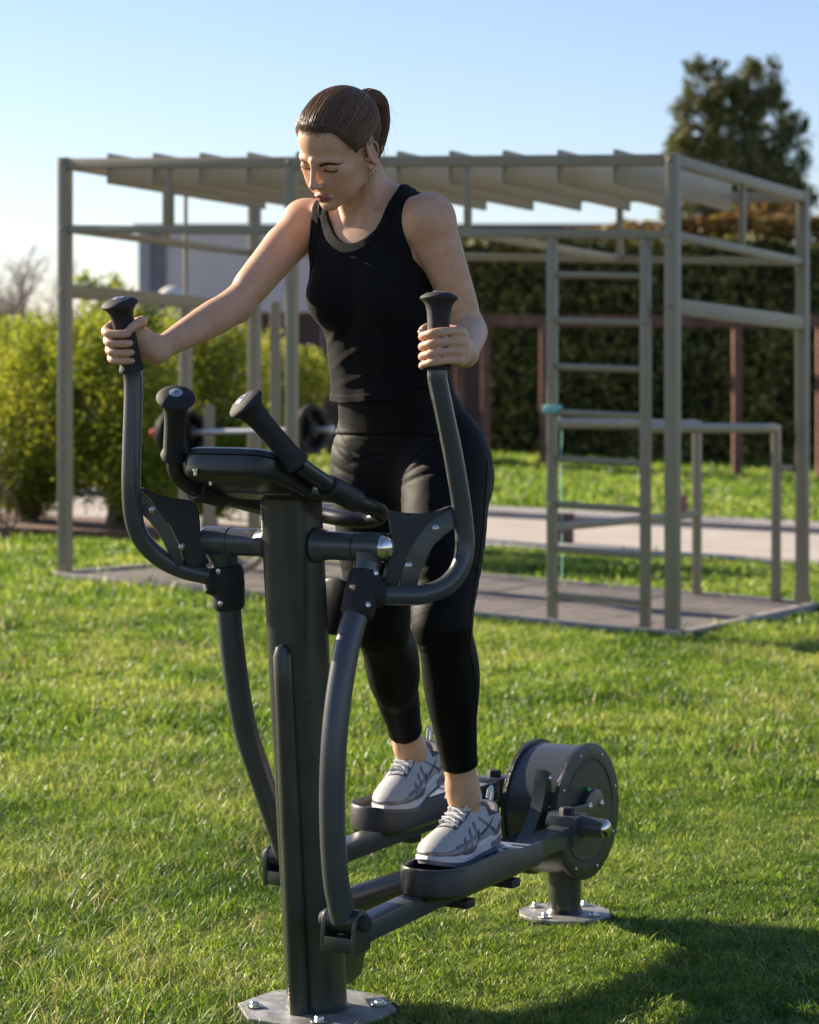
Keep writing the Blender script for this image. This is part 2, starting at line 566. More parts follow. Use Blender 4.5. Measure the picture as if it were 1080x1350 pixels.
def lob(u, v, y, ru, rv, ry=None):
    p = at_depth(u, v, y); s = y / FPX
    return (p.x, p.y, p.z, ru * s, (ry if ry else ru * s), rv * s)

def gpt(u, y):
    x = (u - 540) / FPX * y
    return (x, y, gz(x, y))

G = 'yellow-green shrubs along the mulch bed'
shrub('shrub', gpt(40, 17.9), [lob(35, 560, 17.9, 60, 110), lob(62, 480, 17.9, 48, 70), lob(8, 500, 18.2, 50, 80), lob(50, 620, 17.8, 55, 50), lob(10, 600, 17.9, 60, 60), lob(70, 560, 17.6, 45, 70), lob(30, 645, 17.8, 60, 34)], 36000, .034, M['shrub'],
      'yellow-green shrub at the left edge behind the cage corner post', 'shrub', G, seed=3)
shrub('shrub', gpt(150, 17.5), [lob(140, 520, 17.5, 62, 105), lob(185, 560, 17.3, 60, 90), lob(120, 600, 17.5, 50, 60), lob(165, 455, 17.8, 50, 60), lob(185, 625, 17.3, 55, 42), lob(110, 480, 17.7, 45, 60), lob(190, 648, 17.3, 48, 30)], 38000, .034, M['shrub'],
      'bright yellow-green shrub with a bare brown stem between corner post and handle', 'shrub', G, seed=4)
shrub('shrub', gpt(262, 18.2), [lob(255, 540, 18.2, 62, 100), lob(300, 520, 18.2, 50, 95), lob(230, 470, 18.4, 50, 60), lob(280, 610, 18, 60, 50), lob(230, 590, 18, 50, 60), lob(320, 600, 18.1, 40, 50), lob(262, 650, 18, 62, 30)], 38000, .034, M['shrub'],
      'yellow-green shrub standing behind the barbell bar', 'shrub', G, seed=5)
shrub('shrub', gpt(385, 19.5), [lob(372, 560, 19.5, 48, 70), lob(400, 500, 19.6, 34, 40), lob(350, 520, 19.5, 40, 80)], 18000, .032, M['shrub'],
      'yellow-green shrub half hidden by the woman and the cage posts', 'shrub', G, seed=6)
shrub('young_tree', gpt(140, 30), [lob(150, 400, 30, 26, 38), lob(128, 435, 30, 30, 30), lob(112, 385, 30, 16, 24)], 1400, .09, M['shrub'],
      'thin young tree with sparse yellow-green leaves rising above the shrubs', 'tree', seed=7, stems=4, per=12, clump=.22, r0=.03)
shrub('shrub', gpt(20, 44), [lob(-30, 450, 44, 60, 30), lob(30, 452, 44, 50, 28), lob(90, 455, 44, 40, 26)], 3500, .16, M['shrub_dark'],
      'low darker green shrub far off at the left edge under the bare trees', 'shrub', seed=8)
shrub('potted_sapling', gpt(4, 16.4), [lob(6, 590, 16.4, 20, 30), lob(20, 625, 16.4, 14, 24), lob(-8, 620, 16.4, 20, 30)], 420, .045, M['shrub_dark'],
      'thin drooping sapling at the left edge in front of the path', 'sapling', seed=9, stems=4, per=9, clump=.3, r0=.012)

# bare trees, far left
def bare_tree(u, y, vtop, seed, label):
    rng = np.random.default_rng(seed)
    b = gpt(u, y); root = empty('bare_tree', b)
    H = at_depth(u, vtop, y).z - b[2]
    mt = MB(); mc = MB()
    trunk = limb(mt, (0, 0, 0), (rng.normal() * .2, 0, H * .55), .13, .06, rng, wob=.03)
    def rec(p, d, L, r, lev):
        q = np.array(p) + np.array(d) * L
        pts = limb(mc, p, q, r, r * .5, rng, wob=.1, n=4, sides=4)
        if lev == 0: return
        for i in range(4):
            nd = np.array(d) + rng.normal(size=3) * .55; nd[2] += .12
            nd /= np.linalg.norm(nd)
            rec(pts[2 + i % 3], nd, L * .66, r * .5, lev - 1)
    for i in range(7):
        a = rng.uniform(0, 6.28); d = np.array([math.cos(a) * .6, math.sin(a) * .6, .9]); d /= np.linalg.norm(d)
        rec(trunk[2 + i % 4], d, H * .3, .05, 3)
    mt.build('trunk', M['twig'], root); mc.build('crown', M['twig'], root)
    tag(root, label, 'tree', 'bare trees at the far left')
bare_tree(22, 55, 318, 21, 'leafless tree farthest left against the sky')
bare_tree(66, 60, 345, 22, 'leafless tree just left of the cage corner post')
bare_tree(-30, 58, 330, 23, 'leafless tree cut by the left edge of the photo')

# big dark evergreen, right
def big_tree():
    y = 62; b = gpt(972, y); root = empty('evergreen_tree', b)
    rng = np.random.default_rng(31)
    lobs = [lob(925, 112, y, 34, 36), lob(918, 165, y, 34, 44), lob(905, 215, y, 36, 40), lob(1000, 112, y, 32, 40), lob(1018, 160, y, 36, 46),
            lob(965, 150, y, 42, 55), lob(1035, 205, y, 34, 44), lob(970, 225, y, 60, 55), lob(1000, 255, y, 66, 50), lob(890, 195, y, 18, 12), lob(942, 92, y, 18, 16),
            lob(915, 265, y, 45, 40), lob(1030, 270, y, 45, 40), lob(970, 330, y, 70, 50), lob(996, 84, y, 10, 12), lob(905, 150, y, 14, 10), lob(1052, 165, y, 14, 14), lob(960, 140, y, 30, 26)]
    L = [(l[0] - b[0], l[1] - b[1], l[2] - b[2], *l[3:]) for l in lobs]
    mb = MB(); limb(mb, (0, 0, 0), (0, 0, 7.4), .24, .08, rng, wob=.02, sides=8)
    for l in L: limb(mb, (0, 0, max(1.2, l[2] - 1.2)), l[:3], .07, .02, rng, n=5)
    mb.build('trunk', M['bark'], root)
    P, od = lobes_points(L, 36000, rng, shell=.45, per=34, clump=.13)
    leaf_mesh('crown', P, .15, M['conifer'], root, up=.5, out_dir=od, rng=rng, outw=.6, aspect=.4)
    tag(root, 'tall dark evergreen tree rising behind the right end of the cage', 'tree')
big_tree()

# long low building behind the hedge
def building():
    y = 48.0
    x0, x1 = (183 - 540) / FPX * y, (905 - 540) / FPX * y
    zt = at_depth(0, 303, y).z
    root = empty('building', (x0, y, 0))
    W = x1 - x0
    MB().box((W / 2, 3.5, zt / 2 - .2), (W / 2, 3.5, zt / 2 + .2), ch=.01).build('wall', M['wallp'], root, smooth=False)
    MB().box((W / 2, 3.5, zt + .055), (W / 2 + .1, 3.6, .055), ch=.01).build('coping', M['coping'], root, smooth=False)
    MB().box((.11, -.035, zt / 2 - .1), (.11, .03, zt / 2 + .09), ch=.005).build('corner_strip', M['wall_edge'], root, smooth=False)
    MB().box((.38, -.025, zt / 2 - .1), (.15, .02, zt / 2 + .09), ch=.005).build('wall_panel', M['wall_dark'], root, smooth=False)
    tag(root, 'long low lilac-grey building with a flat brown roof edge behind the shrubs', 'building')
building()

# dark rust panel fence and rust frame
def rust_fence():
    y = 37.0
    root = empty('metal_fence', (0, y, 0))
    zt = at_depth(0, 417, y).z
    x = (318 - 540) / FPX * y
    while x < .95:
        z0 = gz(x + .3, y)
        MB().box((x + .3, 0, (zt + z0) / 2), (.292, .02, (zt - z0) / 2), ch=.004).build('panel', M['rust_dark'], root, smooth=False)
        x += .6
    MB().box(((x + (318 - 540) / FPX * y) / 2, 0, zt + .03), ((x - (318 - 540) / FPX * y) / 2, .04, .03), ch=.004).build('top_rail', M['rust'], root, smooth=False)
    tag(root, 'dark rust-brown panel fence behind the shrubs and the woman', 'fence')
rust_fence()

def rust_frame():
    y = 35.0
    root = empty('rust_frame', gpt(718, y))
    o = root.location
    zb = at_depth(0, 425, y).z - o.z
    for u, dy in ((606, 0), (641, 0), (718, 0), (853, 1.2), (972, 0), (1083, 0), (1200, 0)):
        p = gpt(u, y + dy)
        MB().box((p[0] - o.x, p[1] - o.y, (zb + p[2] - o.z) / 2 - .05), (.062, .062, (zb - p[2] + o.z) / 2 + .0), ch=.006).build('post', M['rust'], root, smooth=False)
    xa = (596 - 540) / FPX * y - o.x; xb = (1210 - 540) / FPX * y - o.x
    MB().box(((xa + xb) / 2, 0, zb + .022), ((xb - xa) / 2, .07, .07), ch=.006).build('beam', M['rust'], root, smooth=False)
    MB().box(((xa + xb) / 2, 1.2, zb + .022), ((xb - xa) / 2, .07, .07), ch=.006).build('beam', M['rust'], root, smooth=False)
    tag(root, 'rust-red steel frame of posts and a long beam in front of the hedge', 'frame')
rust_frame()

def hedge(name, u0, u1, y, v_top, v_bot, depth, n, leaf, mleaf, label, seed, rough=.25, core=True):
    rng = np.random.default_rng(seed)
    x0, x1 = (u0 - 540) / FPX * y, (u1 - 540) / FPX * y
    zt = at_depth(0, v_top, y).z; zb = at_depth(0, v_bot, y).z if v_bot else gz((x0 + x1) / 2, y) - .1
    root = empty(name, (x0, y, zb))
    W = x1 - x0; H = zt - zb
    def bulge(x, z): return np.array([mnoise(Vector((a * .9, b * .9, seed))) for a, b in zip(x, z)])
    nf = int(n * .7)
    X = rng.uniform(0, W, nf); Z = rng.uniform(0, H, nf)
    Y = -bulge(X, Z) * rough + rng.exponential(.12, nf)
    Pf = np.stack([X, Y, Z], 1)
    Xt = rng.uniform(0, W, n - nf); Yt = rng.uniform(0, depth, n - nf)
    Zt = H + bulge(Xt, Yt + 7) * rough * 1.2 - rng.exponential(.1, n - nf)
    P = np.concatenate([Pf, np.stack([Xt, Yt, Zt], 1)])
    od = np.concatenate([np.tile([0, -.8, .3], (nf, 1)), np.tile([0, -.2, .9], (n - nf, 1))])
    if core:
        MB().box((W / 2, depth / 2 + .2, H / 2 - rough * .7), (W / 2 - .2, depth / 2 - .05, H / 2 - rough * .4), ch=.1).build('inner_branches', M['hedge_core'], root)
    leaf_mesh('foliage', P, leaf, mleaf, root, up=0, out_dir=od, rng=rng, aspect=.65)
    tag(root, label, 'hedge')
hedge('hedge', 590, 1330, 41, 322, None, 1.6, 30000, .13, M['hedge'], 'tall dark green clipped hedge behind the rust frame', 41)
hedge('creeper', 880, 1330, 42.2, 286, 345, 1.2, 8000, .13, M['autumn'], 'golden and rust-coloured autumn creeper on top of the hedge at right', 42, rough=.45)
hedge('creeper', 600, 880, 42.6, 306, 345, .9, 4500, .11, M['autumn'], 'strip of brownish autumn creeper above the hedge seen under the louvres', 43, rough=.3)

# white dome between the left posts
p = at_depth(228, 395, 33)
mb = MB(); g0 = gz(p.x, p.y)
mb.lathe([(.02, 0), (.02, p.z - g0), (.2, p.z - g0), (.195, p.z - g0 + .06), (.16, p.z - g0 + .12), (.09, p.z - g0 + .165), (0, p.z - g0 + .18)], (p.x, p.y, g0), (0, 0, 1), 20)
tag(mb.build('white_dome', M['canvas']), 'pale round dome just above the side beam at the left of the cage', 'lamp')

# bollards by the path
for (u, v0, v1, w, mk, lb) in ((745, 717, 680, 11, 'bollard', 'dark brown bollard by the path seen through the ladder'),
                               (897, 690, 655, 9, 'bollard_red', 'reddish brown bollard by the path behind the thick near post')):
    g = ground_at(u, v0); s = g.y / FPX
    h = (v0 - v1) * s
    r = empty('bollard', g)
    MB().box((0, 0, h / 2), (w * s, w * s, h / 2), ch=.01).build('body', M[mk], r)
    MB().box((0, 0, h + .008), (w * s + .006, w * s + .006, .012), ch=.004).build('cap', M[mk], r)
    tag(r, lb, 'bollard')

# ------------------------------------------------------------------ calisthenics cage
F0 = np.array([1.257, 11.96]); FD = np.array([-3.146, 1.77]); SD = np.array([.92, 1.91])
FLEN = float(np.linalg.norm(FD)); SLEN = float(np.linalg.norm(SD))
def CP(t, s, z):
    x, y = F0 + FD * t + SD * s
    return Vector((x, y, gz(x, y) + z))
cage = empty('calisthenics_cage', CP(0, 0, 0))
CO = cage.location.copy()
def cg(t, s, z): return CP(t, s, z) - CO
fdir = Vector((FD[0], FD[1], 0)).normalized()
sdir = Vector((SD[0], SD[1], 0)).normalized()
def post(t, s, z0, z1, w, name='post', mk='cage'):
    p = cg(t, s, 0)
    rot = Matrix((fdir, fdir.cross(Vector((0, 0, 1))) * -1, Vector((0, 0, 1)))).transposed()
    mb = MB().box((p.x, p.y, p.z + (z0 + z1) / 2), (w / 2, w / 2, (z1 - z0) / 2), rot, ch=.006)
    return mb.build(name, M[mk], cage)
def beam(a, b, w, h, name='beam', mk='cage', inset=0.0, ch=.005):
    p = cg(*a); q = cg(*b)
    d = (q - p).normalized()
    return MB().bar(p + d * inset, q - d * inset, w, h, ch).build(name, M[mk], cage)
def tubeb(a, b, r, name, inset=0.0):
    p = cg(*a); q = cg(*b); d = (q - p).normalized()
    return MB().tube([p + d * inset, q - d * inset], r, 12).build(name, M['cage'], cage)

TOPZ, RAILZ, MIDZ, BARZ = 2.32, 1.93, 1.59, 1.0
for t, s in ((0, 0), (1, 0), (0, 1), (1, 1)):
    post(t, s, -.05, TOPZ, .064)
post(.594, 0, 0, TOPZ - .034, .055)
post(1, .606, 0, MIDZ - .04, .06)
tubeb((1, .606, MIDZ + .042), (1, .606, TOPZ - .034), .012, 'hanger')
pp = .036 / FLEN; ps = .036 / SLEN
for s in (0, 1): beam((pp, s, TOPZ - .033), (1 - pp, s, TOPZ - .033), .055, .056, 'top_beam')
for t in (0, 1): beam((t, ps, TOPZ - .033), (t, 1 - ps, TOPZ - .033), .055, .056, 'top_beam')
beam((pp, 0, RAILZ), (.586, 0, RAILZ), .04, .042, 'rail'); beam((.603, 0, RAILZ), (1 - pp, 0, RAILZ), .04, .042, 'rail')
beam((pp, 1, RAILZ), (1 - pp, 1, RAILZ), .04, .042, 'rail')
for t in (0, 1, .307): beam((t, ps, RAILZ), (t, 1 - ps, RAILZ), .038, .04, 'rail')
beam((0, ps, MIDZ), (0, 1 - ps, MIDZ), .05, .075, 'side_beam')
beam((1, ps, MIDZ), (1, 1 - ps, MIDZ), .05, .075, 'side_beam')
for t, s in ((.307, 0), (.806, 0), (.307, 1), (0, .5), (1, .5), (.806, 1)):
    post(t, s, RAILZ + .02, TOPZ - .066, .034, 'hanger')
# the ladder in the front face
for t in (.177, .039): post(t, 0, 0, RAILZ - .022, .046, 'ladder_stile')
for z in (.158, .385, .605, .828, 1.056, 1.28, 1.505, 1.73):
    tubeb((.177 - .007, 0, z), (.039 + .007, 0, z), .0165, 'rung')
# dip bars along the depth
for t, s0 in ((.177, .012), (.045, .012)):
    tubeb((t, s0, BARZ), (t, 1.0, BARZ), .026, 'dip_bar')
    post(t, 1.0 + .012, 0, BARZ + .02, .045, 'dip_post')
tubeb((.177, .012, .49), (.177, 1.0, .49), .022, 'low_bar')
beam((.012, 1.0, .78), (.038, 1.012, .78), .035, .035, 'tie')
# roof louvres: upright planks running from front to back, their tops a little above the beam
NL = 11
for i in range(NL):
    t = .925 - i * .0838
    s0, s1 = .0, .84
    p = cg(t, s0, TOPZ - .058) + sdir * .032; q = cg(t, s1, TOPZ - .058)
    MB().bar(p, q, .022, .165, .003).build('louvre', M['louvre'], cage)
def joint_bolt(t, s, z, d, r=.012):
    p = cg(t, s, z)
    MB().lathe([(r, 0), (r, .004), (r * .6, .009), (0, .010)], p + d, d, 12).build('bolt', M['cage'], cage)
fr = -fdir.cross(Vector((0, 0, 1))); fr = -fr if fr.y > 0 else fr
for t in (0, .594, 1):
    joint_bolt(t, 0, RAILZ, fr * .033); joint_bolt(t, 0, TOPZ - .033, fr * .033)
for t in (0, 1): joint_bolt(t, 1, RAILZ, fr * .033); joint_bolt(t, 0, MIDZ, fr * .033); joint_bolt(t, 1, MIDZ, fr * .033)
for t in (.177, .039):
    for z in (.158, .605, 1.056, 1.505): joint_bolt(t, 0, z, fr * .0235, .008)
tag(cage, 'olive-grey steel exercise cage with slanted roof louvres, a ladder and dip bars', 'climbing frame')

# the floor under the cage: rubber tiles in a pale edging
deck = empty('rubber_floor', CP(0, 0, 0))
deck['kind'] = 'structure'
def edge(a, b):
    p = CP(*a) - CO; q = CP(*b) - CO
    return MB().bar(p, q, .05, .07, .006).build('edging', M['kerb'], deck)
T0, T1, S0, S1 = -.016, 1.016, -.025, 1.04
edge((T0, S0, .01), (T1, S0, .01)); edge((T0, S1, .01), (T1, S1, .01))
edge((T0, S0 + .014, .01), (T0, S1 - .014, .01)); edge((T1, S0 + .014, .01), (T1, S1 - .014, .01))
NT, NS = 14, 5
tile_rng = random.Random(5)
for i in range(NT):
    for j in range(NS):
        t0 = T0 + .008 + (T1 - T0 - .016) * i / NT; t1 = T0 + .008 + (T1 - T0 - .016) * (i + 1) / NT
        s0 = S0 + .014 + (S1 - S0 - .028) * j / NS; s1 = S0 + .014 + (S1 - S0 - .028) * (j + 1) / NS
        gt, gs, h = .0012, .002, .03 + tile_rng.uniform(-.003, .003)
        c = [(t0 + gt, s0 + gs), (t1 - gt, s0 + gs), (t1 - gt, s1 - gs), (t0 + gt, s1 - gs)]
        V = [CP(t, s, z) - CO for z in (-.02, h) for t, s in c]
        obj_from('tile', V, [(3, 2, 1, 0), (4, 5, 6, 7), (0, 1, 5, 4), (1, 2, 6, 5), (2, 3, 7, 6), (3, 0, 4, 7)], M['deck'], deck, smooth=False)

# teal band tied round the left ladder stile
bp = CP(.177, 0, 1.07)
mb = MB()
mb.box((0, 0, 0), (.038, .036, .02), Matrix((fdir, -fdir.cross(Vector((0, 0, 1))), Vector((0, 0, 1)))).transposed(), ch=.008)
o_ = spline([(.034, .03, -.01), (.05, .05, -.12), (.045, .06, -.28), (.05, .06, -.5), (.052, .055, -.72), (.05, .06, -.84)], 5)
mb.tube(o_, .006, 8, flat=.4)
tb = mb.build('resistance_band', M['teal']); tb.location = bp
tag(tb, 'teal exercise band wrapped on the left stile of the ladder and hanging behind it', 'exercise band')

# barbell on its stand, behind the console
def barbell():
    y = 14.62
    L = at_depth(206, 571, 14.95); Rr = at_depth(434, 566, 14.2)
    root = empty('barbell', (L + Rr) / 2); o = root.location
    d = (Rr - L).normalized()
    MB().cyl(L - o, Rr - o, .017, 16, .003).build('bar', M['bar_steel'], root)
    MB().cyl(L - o - d * .035, L - o - d * .002, .028, 16, .006).build('end_cap', M['red'], root)
    MB().cyl(Rr - o + d * .002, Rr - o + d * .03, .024, 16, .006).build('end_cap', M['bar_steel'], root)
    for f, rr in ((.09, .128), (.20, .128), (.90, .142)):
        c = L + (Rr - L) * f - o
        # an open disc turned a little toward the camera: rim, hub and spokes
        ax = (d + Vector((0, -.75, 0))).normalized() if f < .5 else (d + Vector((0, -1.1, 0))).normalized()
        ax = d
        rim = MB().lathe([(rr - .03, -.02), (rr - .008, -.024), (rr, -.014), (rr, .014), (rr - .008, .024), (rr - .03, .02), (rr - .03, -.02)], c, ax, 36)
        pl = rim.build('plate', M['rubber'], root)
        hub = MB().lathe([(.02, -.03), (.045, -.028), (.045, .028), (.02, .03)], c, ax, 24).build('hub', M['rubber'], pl)
        ref = Vector((0, 0, 1)); s1 = ax.cross(ref).normalized()
        for k in range(3):
            a = k * 2.094 + .4
            dd = ref * math.cos(a) + s1 * math.sin(a)
            MB().bar(c + dd * .04, c + dd * (rr - .025), .03, .028, .004, up=tuple(ax)).build('spoke', M['rubber'], pl)
    tag(root, 'steel barbell with two open black discs and a red end cap', 'barbell')
    st = empty('barbell_stand', gpt(363, y + .12)); so = st.location
    for u, yy in ((276, 14.80), (363, 14.52)):
        g = Vector(gpt(u, yy)) - so
        top = 1.6 if u == 363 else .98
        MB().box((g.x, g.y, g.z + top / 2), (.03, .03, top / 2), ch=.005).build('upright', M['cage'], st)
        hz = (at_depth(u, 569, yy - .06).z - so.z)
        MB().bar((g.x, g.y - .03, hz - .035), (g.x, g.y - .13, hz - .035), .035, .03, .004).build('hook', M['cage'], st)
        for sx in (-1, 1):
            pts = spline([(g.x + .032 * sx, g.y - .01, g.z + .32), (g.x + .05 * sx, g.y - .05, g.z + .2), (g.x + .11 * sx, g.y - .1, g.z + .09), (g.x + .24 * sx, g.y - .16, g.z + .035)], 5)
            MB().tube(pts, .022, 10).build('foot', M['cage'], st)
    tag(st, 'olive-grey two-post stand with splayed feet carrying the barbell', 'stand')
barbell()

# ------------------------------------------------------------------ grass
M['grass'] = leaf_mat('grass_blade', [(.042, .092, .014), (.105, .20, .028), (.19, .285, .050), (.32, .36, .10)], trans=.48, patch=1.3, rough=.42, spec=.4, bright_var=.45)
M['turf'] = leaf_mat('turf_blade', [(.042, .095, .014), (.105, .20, .028), (.19, .285, .048), (.33, .38, .11)], trans=.48, patch=1.3, rough=.42, spec=.4, bright_var=.45)
M['straw'] = leaf_mat('dry_blade', [(.20, .20, .05), (.38, .35, .13), (.46, .42, .2)], trans=.35, patch=2.0, rough=.45, spec=.4, bright_var=.6)

def tuft(rng, n, rad, h0, h1, w, lean, seg=3):
    V = []; Fc = []
    for i in range(n):
        a = rng.uniform(0, 6.283); r = rad * math.sqrt(rng.uniform())
        base = np.array([math.cos(a) * r, math.sin(a) * r, -.004])
        h = rng.uniform(h0, h1); az = rng.uniform(0, 6.283)
        ld = np.array([math.cos(az), math.sin(az), 0]) * h * lean * rng.uniform(.2, 1.3)
        sd = np.array([-math.sin(az), math.cos(az), 0]); tw = rng.uniform(-.9, .9)
        sd = sd * math.cos(tw) + np.array([math.cos(az), math.sin(az), 0]) * math.sin(tw)
        ww = w * rng.uniform(.7, 1.3) / 2
        o = len(V)
        for k in range(seg):
            t = k / seg
            c = base + np.array([0, 0, h * (t - .22 * t * t * lean)]) + ld * t * t
            V += [c - sd * ww * (1 - .55 * t), c + sd * ww * (1 - .55 * t)]
        V.append(base + np.array([0, 0, h * (1 - .22 * lean)]) + ld)
        for k in range(seg - 1): Fc.append((o + 2 * k, o + 2 * k + 1, o + 2 * k + 3, o + 2 * k + 2))
        Fc.append((o + 2 * seg - 2, o + 2 * seg - 1, o + 2 * seg))
    return np.array(V), Fc

PLATES = []      # (x, y, radius) kept free of grass, filled in before the grass is grown

def in_quad(X, Y, quad):
    ins = np.ones(len(X), bool)
    for (x0, y0), (x1, y1) in zip(quad, quad[1:] + quad[:1]):
        ins &= ((x1 - x0) * (Y - y0) - (y1 - y0) * (X - x0)) >= 0
    return ins

def grow_grass(name, y0, y1, dens, kinds, m, margin, seed, scale=(.8, 1.25), xlim=None, noise_cut=None, mats=None):
    rng = np.random.default_rng(seed)
    area_pts = []
    n = int((y1 - y0) * 2 * (.1636 * y1 + margin) * dens)
    X = rng.uniform(-1, 1, n) * (.1636 * y1 + margin); Y = rng.uniform(y0, y1, n)
    keep = np.abs(X) < .1636 * Y + margin
    X, Y = X[keep], Y[keep]
    q = [tuple(F0 + FD * t + SD * s) for t, s in ((T0, S0), (T0, S1), (T1, S1), (T1, S0))]
    keep = ~in_quad(X, Y, q)
    # keep off the path
    def line_y(pa, pb, x): return pa[1] + (pb[1] - pa[1]) * (x - pa[0]) / (pb[0] - pa[0])
    nearp = line_y(PNK[0], PNK[1], X); farp = line_y(PF[0], PF[1], X)
    keep &= ~((Y > nearp - .02) & (Y < farp + .02))
    mb0 = line_y(MB0[0], MB0[1], X)
    keep &= ~((Y > mb0) & (Y < farp) & (X < MB0[1][0] - .1))
    for px_, py_, pr_ in PLATES:
        keep &= (X - px_) ** 2 + (Y - py_) ** 2 > (pr_ * (1 + .06 * np.sin(X * 90) )) ** 2
    X, Y = X[keep], Y[keep]
    if noise_cut:
        sc, th, fn = noise_cut
        v = np.array([mnoise(Vector((x * sc, y * sc, seed))) + fn(x, y) for x, y in zip(X, Y)])
        k = v > th; X, Y = X[k], Y[k]
    N = len(X)
    Z = np.array([gz(x, y) for x, y in zip(X, Y)])
    V = [np.stack([X, Y, Z], 1)]; Fc = []; tid = [np.zeros(N, int)]
    off = N
    for i, (tv, tf) in enumerate(kinds):
        V.append(tv); Fc += [tuple(a + off for a in f) for f in tf]
        tid.append(np.full(len(tv), i + 1)); off += len(tv)
    V = np.concatenate(V); tid = np.concatenate(tid)
    me = bpy.data.meshes.new(name)
    me.from_pydata(V.tolist(), [], Fc)
    me.materials.append(m)
    me.attributes.new('tid', 'INT', 'POINT').data.foreach_set('value', tid.astype(np.int32))
    rot = np.zeros((len(V), 3), np.float32); rot[:N, 2] = rng.uniform(0, 6.283, N); rot[:N, :2] = rng.normal(size=(N, 2)) * .12
    me.attributes.new('rot', 'FLOAT_VECTOR', 'POINT').data.foreach_set('vector', rot.ravel())
    scl = np.ones(len(V), np.float32)
    big = np.array([mnoise(Vector((x * 2.2, y * 2.2, 5 + seed))) for x, y in zip(X, Y)])
    scl[:N] = rng.uniform(*scale, N) * (1 + .35 * big)
    me.attributes.new('scl', 'FLOAT', 'POINT').data.foreach_set('value', scl)
    o = bpy.data.objects.new(name, me); link(o)
    o['kind'] = 'stuff'
    ng = bpy.data.node_groups.new(name + '_scatter', 'GeometryNodeTree')
    ng.interface.new_socket('Geometry', in_out='INPUT', socket_type='NodeSocketGeometry')
    ng.interface.new_socket('Geometry', in_out='OUTPUT', socket_type='NodeSocketGeometry')
    nd = ng.nodes; lk = ng.links
    gi = nd.new('NodeGroupInput'); go = nd.new('NodeGroupOutput')
    def attr(nm, dt):
        a = nd.new('GeometryNodeInputNamedAttribute'); a.data_type = dt; a.inputs['Name'].default_value = nm
        return a.outputs['Attribute']
    at = attr('tid', 'INT')
    def sep(i):
        c = nd.new('FunctionNodeCompare'); c.data_type = 'INT'; c.operation = 'EQUAL'
        ia = [s for s in c.inputs if s.type == 'INT']
        lk.new(at, ia[0]); ia[1].default_value = i
        s = nd.new('GeometryNodeSeparateGeometry'); s.domain = 'POINT'
        lk.new(gi.outputs[0], s.inputs['Geometry']); lk.new(c.outputs[0], s.inputs['Selection'])
        return s.outputs[0]
    g2i = nd.new('GeometryNodeGeometryToInstance')
    for i in range(len(kinds), 0, -1):
        lk.new(sep(i), g2i.inputs[0])
    iop = nd.new('GeometryNodeInstanceOnPoints')
    lk.new(sep(0), iop.inputs['Points']); lk.new(g2i.outputs[0], iop.inputs['Instance'])
    iop.inputs['Pick Instance'].default_value = True
    e2r = nd.new('FunctionNodeEulerToRotation')
    lk.new(attr('rot', 'FLOAT_VECTOR'), e2r.inputs[0]); lk.new(e2r.outputs[0], iop.inputs['Rotation'])
    lk.new(attr('scl', 'FLOAT'), iop.inputs['Scale'])
    lk.new(iop.outputs[0], go.inputs[0])
    md = o.modifiers.new('scatter', 'NODES'); md.node_group = ng
    return o

def litter():
    rng = np.random.default_rng(91)
    P = []
    while len(P) < 150:
        y = rng.uniform(4.4, 11); x = rng.uniform(-1, 1) * (.17 * y + .4)
        if any((x - a) ** 2 + (y - b) ** 2 < r * r for a, b, r in PLATES): continue
        P.append((x, y, gz(x, y) + rng.uniform(.014, .026)))
    leaf_mesh('fallen_leaves', P, .019, M['litter'], None, up=0.0, rng=rng, aspect=.55, fold=.3, stuff=True)
M['litter'] = leaf_mat('dry_leaf_litter', [(.16, .10, .05), (.30, .21, .11), (.42, .34, .2)], trans=.15, patch=3, bright_var=.8)

def all_grass():
    litter()
    rng = np.random.default_rng(77)
    near = [tuft(rng, 48, .05, .012, .029, .0025, 1.15) for _ in range(7)]
    long_ = [tuft(rng, 20, .055, .035, .07, .0028, 1.0) for _ in range(5)]
    mid = [tuft(rng, 40, .075, .022, .046, .0046, .75) for _ in range(5)]
    far = [tuft(rng, 32, .14, .028, .058, .010, .7, seg=2) for _ in range(4)]
    vfar = [tuft(rng, 24, .3, .035, .075, .024, .7, seg=2) for _ in range(4)]
    dry = [tuft(rng, 5, .06, .05, .10, .0026, 1.3, seg=4) for _ in range(5)]
    dry_mid = [tuft(rng, 5, .07, .04, .085, .005, 1.1) for _ in range(4)]
    grow_grass('grass', 4.1, 7.6, 1350, near, M['turf'], .9, 1)
    grow_grass('grass', 4.1, 8.2, 420, long_, M['turf'], .9, 8, noise_cut=(1.1, .1, lambda x, y: (.42 if x < -.3 - .02 * y else -.5) + .10 * (y - 5.6)))
    grow_grass('grass', 7.4, 12.5, 380, mid, M['grass'], 1.1, 2)
    grow_grass('grass', 12.3, 22, 110, far, M['grass'], 1.6, 3)
    grow_grass('grass', 22, 43, 26, vfar, M['grass'], 2.5, 4)
    grow_grass('dry_grass', 4.1, 7.6, 150, dry, M['straw'], .6, 5, noise_cut=(1.4, .12, lambda x, y: (.45 if x < -.35 else -.35) - .05 * (y - 4.6)))
    grow_grass('dry_grass', 7.5, 12.5, 90, dry_mid, M['straw'], .8, 6, noise_cut=(.9, .05, lambda x, y: 0))
